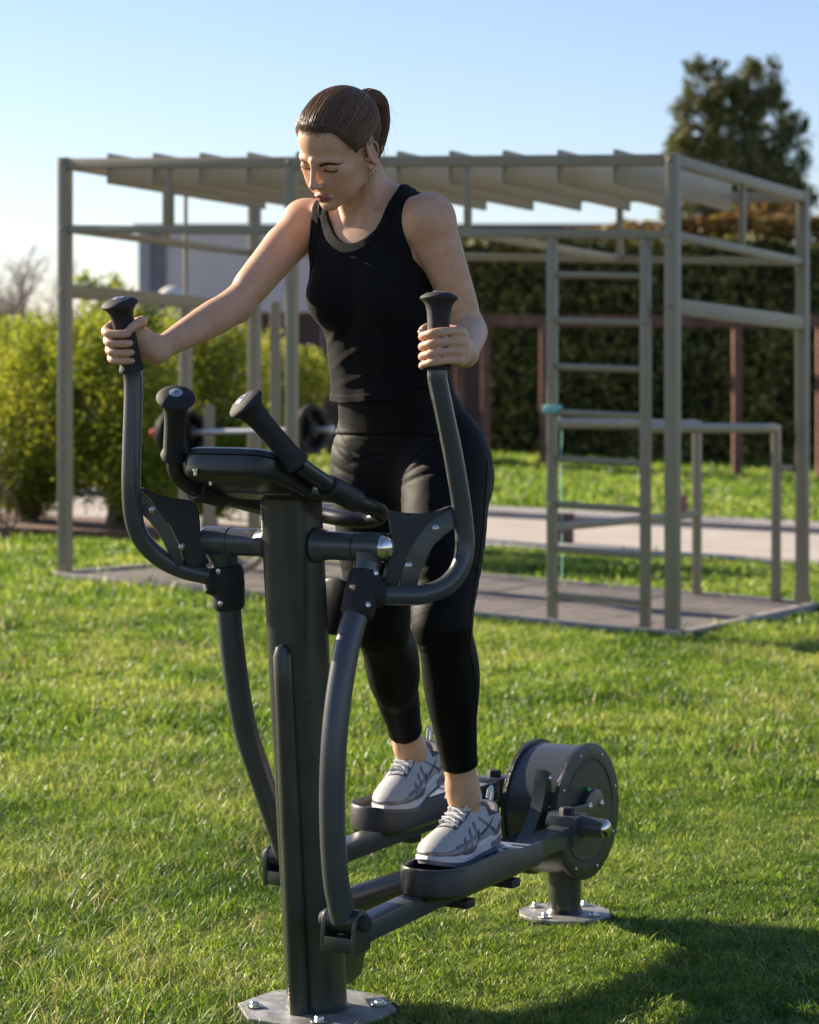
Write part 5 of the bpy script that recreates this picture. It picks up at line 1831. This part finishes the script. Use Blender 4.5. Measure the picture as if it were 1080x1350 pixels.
hr = np.random.default_rng(50)
TIE = A((0, -.101, .062))
SKC = A((0, -.010, .040))
def on_cap(L, lift):
    """push a head-space direction out to the hair cap or, in front of it, to the skin"""
    o = HP(*SKC); d = HM @ (L - SKC); d /= np.linalg.norm(d)
    best = None
    for bvh in (hair_bvh, body_bvh):
        h, n, i, t = bvh.ray_cast(Vector(o + d * .13), Vector(-d))
        if h is not None:
            r = (A(h) - o) @ d
            if best is None or r > best: best = r
    if best is None or best < .05 or best > .112: return None
    return o + d * (best + lift)
paths = []
tries = 0
while len(paths) < 6500 and tries < 60000:
    tries += 1
    # a root on the scalp, more of them along the hairline
    v = hr.normal(size=3); v /= np.linalg.norm(v)
    p = SKC + v * A((.075, .1, .085))
    q0 = on_cap(p, 0.0)
    if q0 is None: continue
    p = HM.T @ (q0 - HC) / HS
    c = hair_cut(p[None])[0]
    if c > .0002 + hr.normal() * .0010: continue
    if abs(p[0]) > .058 and ((p[1] + .010) / .021) ** 2 + (p[2] / .032) ** 2 < .9: continue
    if c < -.010 and hr.uniform() < .6: continue
    a = (p - SKC) / np.linalg.norm(p - SKC); b = (TIE - SKC) / np.linalg.norm(TIE - SKC)
    om = math.acos(np.clip(a @ b, -1, 1))
    if om < .15: continue
    K = 18; pts = []; ok = True
    lift = hr.uniform(.0004, .0016); wob = hr.normal() * .03
    for k in range(K):
        t = k / (K - 1)
        d = (math.sin((1 - t) * om) * a + math.sin(t * om) * b) / math.sin(om)
        d = d + A((wob, 0, .08 * (1 if abs(a[0]) > .4 else .3))) * math.sin(math.pi * t)
        q = on_cap(SKC + d, lift * (.2 + .8 * math.sin(math.pi * min(1, t + .05))))
        if q is None: ok = False; break
        lq = HM.T @ (q - HC) / HS
        if lq[2] < -.05: ok = False; break
        if abs(lq[0]) > .064 and ((lq[1] + .009) / .018) ** 2 + ((lq[2] + .004) / .030) ** 2 < .85: ok = False; break
        pts.append(q)
    if ok: paths.append(pts)
strands('hair_strands', paths, .00030, .00042, M['hair'], hair, 1)

# ponytail: a gathered bundle that rises from the tie and falls behind the head
tie_w = HP(*TIE)
cl = [tie_w + HM @ A((0, .012, -.004)), tie_w, A(px(487, 130, .014)), A(px(497, 137, .016)), A(px(501, 158, .016)), A(px(499, 185, .014)), A(px(493, 215, .012))]
cl = np.array(spline(cl, 5)); K = len(cl)
crad = np.interp(np.linspace(0, 1, K), [0, .17, .3, .5, .72, .9, 1], [.012, .013, .020, .0225, .020, .014, .006])
T = np.gradient(cl, axis=0); T /= np.linalg.norm(T, axis=1)[:, None]
ref = A(W(0, 1, 0)); U = ref - T * (T @ ref)[:, None]; U /= np.linalg.norm(U, axis=1)[:, None]; Bn = np.cross(T, U)
pp = []
for i in range(1900):
    ang = hr.uniform(0, 6.283); rr = math.sqrt(hr.uniform(.15, 1)); end = int(K * hr.uniform(.74, 1.0)) if hr.uniform() < .5 else K
    ph = hr.uniform(0, 6.28); am = hr.uniform(0, .0022); drift = hr.normal() * .25
    t = np.linspace(0, 1, K)
    an = ang + drift * t
    P_ = cl + (U * np.cos(an)[:, None] + Bn * np.sin(an)[:, None]) * (crad * rr)[:, None]
    P_ = P_ + U * (am * np.sin(t * 9 + ph))[:, None] + Bn * (am * np.cos(t * 7 + ph))[:, None]
    q = np.array([P_[min(K - 1, int(round(k * (end - 1) / (K - 1))))] for k in range(K)])
    if end < K:
        s_ = np.linspace(0, end - 1, K); q = np.stack([np.interp(s_, np.arange(K), P_[:, c]) for c in range(3)], 1)
    pp.append(q)
pony = strands('ponytail', pp, .0005, .00025, M['hair'], woman, 2)
# core so that the bundle is not see-through, and the band
MB().tube(cl[3:-5], list(crad[3:-5] * .72), 14).build('ponytail_core', M['hair_base'], pony)
mbn = MB().tube([cl[4], cl[5], cl[6]], [.0145, .0152, .0145], 18).build('hair_tie', M['lash'], pony)
# loose hairs
lp = []
for i in range(26):
    st = HP(hr.uniform(.03, .060), hr.uniform(-.085, -.05), hr.uniform(-.03, .0))
    d = A((0, 0, -1)) * hr.uniform(.02, .05) + hr.normal(size=3) * .012
    lp.append([st + d * t + hr.normal(size=3) * .0008 + A((.004 * t * t, 0, 0)) for t in np.linspace(0, 1, 12)])
for i in range(40):
    k = int(hr.integers(8, K - 3)); a = hr.uniform(0, 6.28)
    o = cl[k] + (U[k] * math.cos(a) + Bn[k] * math.sin(a)) * crad[k] * .9
    d = T[k] * .03 + (U[k] * math.cos(a) + Bn[k] * math.sin(a)) * hr.uniform(.004, .016)
    lp.append([o + d * t - A((0, 0, .012)) * t * t for t in np.linspace(0, 1, 12)])
st = HP(.0672, .014, -.010)
for i in range(5):
    e = st + HM @ A((.002, .006 + hr.normal() * .004, -.062 + hr.normal() * .008)) + A((0, 0, -.02))
    lp.append([st + (e - st) * t + HM @ A((.004 * math.sin(3 * t), .004 * math.sin(5 * t + i), 0)) for t in np.linspace(0, 1, 12)])
fy = 0
while fy < 110:
    v = hr.normal(size=3); v[2] = abs(v[2]); v /= np.linalg.norm(v)
    q = on_cap(SKC + v * .08, .0)
    if q is None or hair_cut((HM.T @ (q - HC) / HS)[None])[0] > -.002: continue
    nrm_ = HM @ v; tng = HP(*TIE) - q; tng /= np.linalg.norm(tng)
    L_ = hr.uniform(.02, .06); hgt = hr.uniform(.002, .008); sd_ = np.cross(nrm_, tng) * hr.normal() * .01
    lp.append([q + tng * L_ * t + nrm_ * hgt * math.sin(math.pi * min(1, t * .8 + .1)) + sd_ * t * t for t in np.linspace(0, 1, 12)]); fy += 1
strands('loose_hair', lp, .00026, .00012, M['hair'], hair, 3)

def on_face(x, z, lift=.0004, y0=.16):
    o = Vector(HP(x, y0, z)); d = Vector(-(HM[:, 1]))
    h, n, i, t = body_bvh.ray_cast(o, d)
    return (A(h) + A(n) * lift, A(n)) if h is not None else (HP(x, .085, z), HM[:, 1])
for s in (1, -1):
    br = []
    for i in range(230):
        t = hr.uniform(0, 1)
        x = .0105 + .037 * t
        zc = .0135 + .0062 * math.sin(min(1, t / .68) * math.pi / 2) - .0065 * max(0, (t - .62) / .38) ** 1.5
        w = .0046 * (1 - .72 * max(0, (t - .45) / .55))
        z = zc + hr.uniform(-1, 1) * w
        L_ = .0075 * hr.uniform(.6, 1.1)
        up = (1 - t) * .8 - .25 + (zc - z) / .0034 * .35
        pts = []
        for k in range(5):
            f = k / 4
            q, n = on_face(s * (x + L_ * f * math.cos(up)), z + L_ * f * math.sin(up) * (1 - .4 * f), .0005 + .0006 * math.sin(math.pi * f))
            pts.append(q)
        br.append(pts)
    strands('eyebrow', br, .00030, .00012, M['brow'], body, 4)
    la = []
    for i in range(60):
        t = math.pi * (.06 + .88 * hr.uniform())
        x = s * (.0315 + .0150 * math.cos(t)); z = .0035 - .0042 * math.sin(t)
        q, n = on_face(x, z + .0003, .0)
        d = HM @ A((s * .35 * math.cos(t) * .5, .75, -.45)); d /= np.linalg.norm(d)
        L_ = .0062 * hr.uniform(.7, 1.15)
        la.append([q + d * L_ * f + HM[:, 2] * (.0016 * f * f) for f in np.linspace(0, 1, 5)])
    strands('eyelash', la, .00028, .00010, M['lash'], body, 5)
    # the dark line where the lids meet
    ll = [on_face(s * (.0315 + .0150 * math.cos(t)), .0037 - .0042 * math.sin(t), .0001)[0] for t in np.linspace(.1, 3.04, 14)]
    MB().tube(ll, [.0003] + [.00075] * 12 + [.0003], 6).build('lash_line', M['lash'], body)
e0 = HP(.0735, .001, -.042)
ring = [e0 + HM @ A((.0015 * math.sin(a), .0062 * math.cos(a), .0062 * math.sin(a) - .003)) for a in np.linspace(0, 6.283, 22, endpoint=False)]
MB().tube(ring, .0013, 8, closed=True).build('earring', M['gold'], woman)

# leggings: side seams
for s in (1, -1):
    path = []
    for t in np.linspace(.0, 1, 40):
        if t < .5: c = HIP[s] + (KNEE[s] - HIP[s]) * (t / .5)
        else: c = KNEE[s] + (HEM[s][0] - KNEE[s]) * ((t - .5) / .5)
        d = Vector(W(.08, s, 0)).normalized()
        h, n, i, _ = leg_bvh.ray_cast(Vector(c) + d * .3, -d)
        if h: path.append(h + n * .0002)
    MB().tube(path, .0011, 6).build('side_seam', M['top'], leg_ob)

# ------------------------------------------------------------------ running shoes
M['shoe_mesh'] = mat('silver_mesh', (.40, .40, .41), .7, var=.1, var_scale=300, bump=.4, bump_scale=1300, base2=(.48, .475, .47))
M['shoe_over'] = mat('grey_overlay', (.105, .105, .14), .42, var=.1, var_scale=40, spec=.5)
M['shoe_silver'] = mat('silver_overlay', (.21, .185, .19), .36, .4, var=.08, var_scale=40)
M['shoe_lining'] = mat('grey_lining', (.085, .085, .105), .85, bump=.4, bump_scale=1200)
M['midsole'] = mat('pale_midsole', (.58, .545, .535), .6, var=.06, var_scale=30)
M['outsole'] = mat('grey_outsole', (.16, .155, .19), .7, var=.1, var_scale=30)
M['lace'] = mat('white_lace', (.68, .68, .67), .8, bump=.5, bump_scale=1500)
M['swoosh_edge'] = mat('dark_edge', (.02, .02, .028), .45)
M['swoosh_fill'] = mat('grey_mark_fill', (.22, .22, .245), .35)
SHL = .262

def shoe_region(P):
    """which overlay a point of the upper belongs to: 0 mesh, 1 grey band, 2 silver band, 3 lining"""
    x, y, z = P[:, 0], np.abs(P[:, 1]), P[:, 2]
    r = np.zeros(len(P), int)
    top = np.interp(x, [.05, .10, .14, .18, .22, .25], [.10, .098, .083, .064, .048, .036])
    g = z / top
    # toe cap and mudguard
    r[(x > .222 + .25 * (g - .35) ** 2) & (g < .80)] = 2
    r[(z < .040 + .004 * np.sin(x * 70)) & (x > .135)] = 2
    # curved bands on the forefoot
    for x0, sl in ((.205, -.95), (.178, -.75), (.150, -.50)):
        d = (x - (x0 + sl * (z - .030) + 6 * (z - .03) ** 2))
        r[(np.abs(d) < .0052) & (z > .024) & (g < .86) & (y > .012)] = 1
    d = (z - (.047 - .10 * (x - .15))); r[(np.abs(d) < .0030) & (x > .128) & (x < .224) & (y > .015)] = 1
    # eyestay beside the lacing
    r[(y > .0135) & (y < .0215) & (x > .095) & (x < .192) & (g > .62)] = 1
    # heel
    r[(x < .060 - .35 * (z - .05)) & (z < .062)] = 2
    r[(x < .030) & (z > .058)] = 1
    r[(z > .074) & (x < .085) & (x > .03)] = 3
    d = (z - (.030 + .62 * (x - .045))); r[(np.abs(d) < .0035) & (x > .05) & (x < .12)] = 1
    return r

F_sh = Field()
F_sh.ell((.052, 0, .050), (.046, .0335, .044), None, .01)
F_sh.cone((.050, 0, .060), (.058, 0, .086), .0345, .0335, .02)
F_sh.chain([(.070, 0, .060), (.115, 0, .055), (.160, 0, .042), (.205, .000, .030)], [.0365, .0365, .0365, .0330], .02)
F_sh.ell((.214, -.001, .030), (.044, .0405, .026), None, .02)
F_sh.ell((.172, 0, .030), (.05, .0425, .026), None, .02)
F_sh.cone((.088, 0, .088), (.118, 0, .079), .0195, .020, .02)
F_sh.cone((.056, 0, .084), (.050, 0, .15), .0295, .034, .008, '-')
def shoe_fn(P, sel):
    d = F_sh.ev(P, None)
    # flatten the lower flanks a little and cut at the sole
    rim = .0865 + .010 * np.clip((.03 - P[:, 0]) / .03, 0, 1) + .010 * np.clip((P[:, 0] - .072) / .03, 0, 1) - .010 * np.exp(-((P[:, 0] - .056) / .016) ** 2)
    d = np.maximum(d, P[:, 2] - rim - .02 * (P[:, 0] > .1))
    r = shoe_region(P)
    d = d - .0011 * (r > 0)
    return np.maximum(d, .020 - P[:, 2])
SV, SQ = iso_mesh(shoe_fn, F_sh.p, A((-.01, -.06, .005)), A((.275, .06, .12)), .0018)
SV = smooth_mesh(SV, SQ, 2, .5)
SHOE_BVH = BVHTree.FromPolygons([Vector(v) for v in SV], [tuple(q) for q in SQ])
SREG = shoe_region(SV[SQ].mean(1) * A((1, 1, 1)))

def sole_outline(n=64):
    xs_ = []
    for k in range(n):
        a = 2 * math.pi * k / n
        x = SHL / 2 - (SHL / 2) * math.cos(a) * 1.0
        w = np.interp(x, [0, .02, .06, .10, .14, .18, .215, .24, .255, SHL], [.0, .026, .0345, .0325, .0355, .0415, .0425, .033, .020, 0])
        xs_.append((x, math.copysign(w, math.sin(a)) if abs(math.sin(a)) > 1e-6 else 0))
    return xs_
def side_hit(x, z, s, lift=.0):
    h, n, i, t = SHOE_BVH.ray_cast(Vector((x, s * .09, z)), Vector((0, -s, 0)))
    return (h + n * lift, n) if h is not None else (None, None)
def top_hit(x, y, lift=.0):
    h, n, i, t = SHOE_BVH.ray_cast(Vector((x, y, .16)), Vector((0, 0, -1)))
    return (h + n * lift) if h is not None else None

def make_shoe(s, mtx, label):
    """s: +1 left foot, -1 right foot"""
    root = empty('running_shoe', (0, 0, 0), 0, woman)
    root.matrix_local = mtx
    up = obj_np('upper', SV, SQ, M['shoe_mesh'], root)
    for k in ('shoe_over', 'shoe_silver', 'shoe_lining'): up.data.materials.append(M[k])
    up.data.polygons.foreach_set('material_index', SREG.astype(np.int32))
    # sole in two layers
    ol = sole_outline(); n = len(ol)
    def layer(rows, m, nm):
        V = []; Fc = []
        for off, zf in rows:
            for i, (x, y) in enumerate(ol):
                nx = (x - SHL / 2) / (SHL / 2); ny = y / .042
                l = math.hypot(nx, ny) + 1e-6
                V.append((x + nx / l * off, y + ny / l * off, zf(x)))
        for j in range(len(rows) - 1):
            for i in range(n):
                k = (i + 1) % n
                Fc.append((j * n + i, j * n + k, (j + 1) * n + k, (j + 1) * n + i))
        Fc.append(tuple(reversed(range(n)))); Fc.append(tuple((len(rows) - 1) * n + i for i in range(n)))
        Fc = [tuple(reversed(f)) for f in Fc]
        return obj_from(nm, V, Fc, m, root, True, 50)
    spring = lambda x: .014 * max(0, (x - .19) / .07) ** 2 + .004 * max(0, (.03 - x) / .03) ** 2
    th = lambda x: .034 - .010 * sstep(.06, .2, x)
    wave = lambda x: .0025 * math.sin(x * 60)
    layer([(-.004, lambda x: spring(x)), (.0005, lambda x: .002 + spring(x)), (.001, lambda x: .0085 + spring(x) * .9)], M['outsole'], 'outsole')
    layer([(.000, lambda x: .0085 + spring(x) * .9), (.0045, lambda x: .012 + spring(x) * .85), (.0035, lambda x: .5 * th(x) + .006 + wave(x) + spring(x) * .6), (.0048, lambda x: .8 * th(x) + wave(x) + spring(x) * .4), (.0010, lambda x: th(x) + .002 + spring(x) * .3), (-.006, lambda x: th(x) + spring(x) * .2)], M['midsole'], 'midsole').data.materials.append(M['outsole'])
    ms = [c for c in root.children if c.name.startswith('midsole')][-1].data
    for p_ in ms.polygons:
        if p_.center.x < .082 and .010 < p_.center.z < .030: p_.material_index = 1
    # tongue
    tg = []
    V = []; Fc = []
    NXT, NYT = 12, 7
    for i in range(NXT):
        t = i / (NXT - 1); x = .190 - .115 * t
        for j in range(NYT):
            y = (j / (NYT - 1) - .5) * 2 * (.013 + .008 * t)
            if x > .098:
                h = top_hit(x, y, .0022); p = h if h is not None else Vector((x, y, .08))
            else:
                b = top_hit(.098, y, .0022); b = b if b is not None else Vector((.098, y, .09))
                u_ = (.098 - x) / .023
                p = b + Vector((-.012 * u_, 0, .022 * u_ - .004 * u_ * u_)) - Vector((0, 0, .006 * (y / .021) ** 2 * u_))
            V.append(p)
    for i in range(NXT - 1):
        for j in range(NYT - 1): Fc.append((i * NYT + j, i * NYT + j + 1, (i + 1) * NYT + j + 1, (i + 1) * NYT + j))
    m0 = len(V); V += [Vector(v) - Vector((.002, 0, .0035)) for v in V[:m0]]
    Fc += [tuple(reversed([a + m0 for a in f])) for f in Fc[:]]
    edge = [i * NYT for i in range(NXT)] + [(NXT - 1) * NYT + j for j in range(1, NYT)] + [i * NYT + NYT - 1 for i in range(NXT - 2, -1, -1)]
    for a, b in zip(edge, edge[1:]): Fc.append((a, b, b + m0, a + m0))
    obj_from('tongue', V, Fc, M['shoe_mesh'], root, True, 60)
    # laces
    rows = [.108, .122, .136, .150, .164, .178]
    for i, x in enumerate(rows):
        pts = []
        for t in np.linspace(-1, 1, 13):
            h = top_hit(x + .004 * (1 if i % 2 else -1) * t, t * .0195, .0045 - .0025 * abs(t) ** 3)
            if h is not None: pts.append(h)
        MB().tube(pts, .0026, 8, flat=.6).build('lace', M['lace'], root)
        if i < len(rows) - 1:
            for q in (1, -1):
                pts = []
                for t in np.linspace(0, 1, 9):
                    h = top_hit(x + (rows[i + 1] - x) * t, q * (.0175 - .035 * t) , .0058 if q > 0 else .0072)
                    if h is not None: pts.append(h)
                MB().tube(pts, .0022, 7, flat=.6).build('lace', M['lace'], root)
    kb = top_hit(.104, 0, .009); kb = kb if kb is not None else Vector((.104, 0, .1))
    MB().sphere(kb, .0045, 10, 6, (1, 1.3, .8)).build('lace', M['lace'], root)
    for q in (1, -1):
        lp_ = spline([kb, kb + Vector((-.004, q * .012, .010)), kb + Vector((.004, q * .030, .008)), kb + Vector((.012, q * .036, -.006)), kb + Vector((.010, q * .022, -.002)), kb + Vector((.002, q * .006, .001))], 5)
        MB().tube(lp_, .0020, 7).build('lace', M['lace'], root)
        en = spline([kb, kb + Vector((.010, q * .006, .004)), kb + Vector((.026, q * (.010 + .006 * (q > 0)), -.010)), kb + Vector((.040, q * .016, -.022))], 5)
        MB().tube(en, .0018, 7).build('lace', M['lace'], root)
    # heel loop
    MB().tube(spline([(.008, 0, .072), (-.004, 0, .094), (-.003, 0, .108), (.010, 0, .106), (.016, 0, .092)], 5), .006, 8, flat=.3).build('heel_loop', M['lace'], root)
    # the tick mark on both sides
    lower = [(.118, .0515), (.108, .0425), (.098, .0400), (.086, .0435), (.070, .0530), (.052, .0660), (.036, .0775)]
    upper_ = [(.046, .0690), (.062, .0590), (.076, .0535), (.086, .0515), (.092, .0520), (.0935, .0550), (.092, .0605)]
    base = [(.036, .0775), (.047, .0685), (.062, .0592), (.076, .0532), (.088, .0505), (.0955, .0515), (.0985, .0555), (.0975, .0610), (.102, .0600), (.1035, .0530), (.1010, .0460), (.0945, .0420), (.084, .0420), (.068, .0500), (.052, .0620)]
    outline = [( .10 + (x - .068) * .95, z - .004) for x, z in base]
    cx = sum(p[0] for p in outline) / len(outline); cz = sum(p[1] for p in outline) / len(outline)
    for sd in (1, -1):
        for sc_, lift, mk, nm in ((1.0, .0012, 'swoosh_edge', 'tick_edge'), (.78, .0019, 'swoosh_fill', 'tick_mark')):
            # a narrow band mesh between the two edges of the mark
            lo_ = [outline[i] for i in (0, 1, 2, 3, 4, 5, 6, 7)]
            hi_ = [outline[i] for i in (0, 14, 13, 12, 11, 10, 9, 8)]
            V = []; Fc = []
            for (xa, za), (xb, zb) in zip(lo_, hi_):
                mx_, mz_ = (xa + xb) / 2, (za + zb) / 2
                grow = 1.28 if sc_ == 1.0 else .62
                for (x, z) in ((mx_ + (xa - mx_) * grow, mz_ + (za - mz_) * grow), (mx_, mz_), (mx_ + (xb - mx_) * grow, mz_ + (zb - mz_) * grow)):
                    h, nn = side_hit(x, z, sd, lift)
                    V.append(h if h is not None else Vector((x, sd * .035, z)))
            for i in range(len(lo_) - 1):
                for j in range(2):
                    f = (i * 3 + j, i * 3 + j + 1, (i + 1) * 3 + j + 1, (i + 1) * 3 + j)
                    Fc.append(f)
            obj_from(nm, V, Fc, M[mk], root, True)
    if label: root['label'] = label
    return root

def shoe_matrix(s):
    c, dp, sd, upv = PEDAL[s]
    f = -dp
    # where the ankle comes down
    ank = Vector(ANK[s])
    yaw_ = R(1.5) if s > 0 else R(12)
    left = Vector((0, -1, 0))
    f = (f * math.cos(yaw_) + left * math.sin(yaw_)); 
    pitch = R(-2) if s > 0 else R(-7)          # right heel a little raised
    if s < 0: f = (f + Vector((0, 0, math.tan(pitch)))).normalized()
    f.normalize()
    l = (left - f * left.dot(f)).normalized(); u = f.cross(l)
    rot = Matrix((f, l, u)).transposed()
    heel = ank - f * (.056 + (.070 if s > 0 else .084)) 
    # rest the sole on the pedal plate: lowest sole point touches the plate plane
    toe_pt = lambda h: h + f * .19
    org = Vector((heel.x, heel.y, 0))
    def height(p): return (p - c).dot(upv) - .0315
    zz = c.z
    org.z = zz
    dz = min(height(org + f * x) for x in (.01, .06, .12, .19, .22)) / upv.z
    org.z -= dz
    return Matrix.Translation(org - f * .006) @ rot.to_4x4() @ Matrix.Scale(1.09, 4)
for s in (1, -1): make_shoe(s, shoe_matrix(s), None)
all_grass()
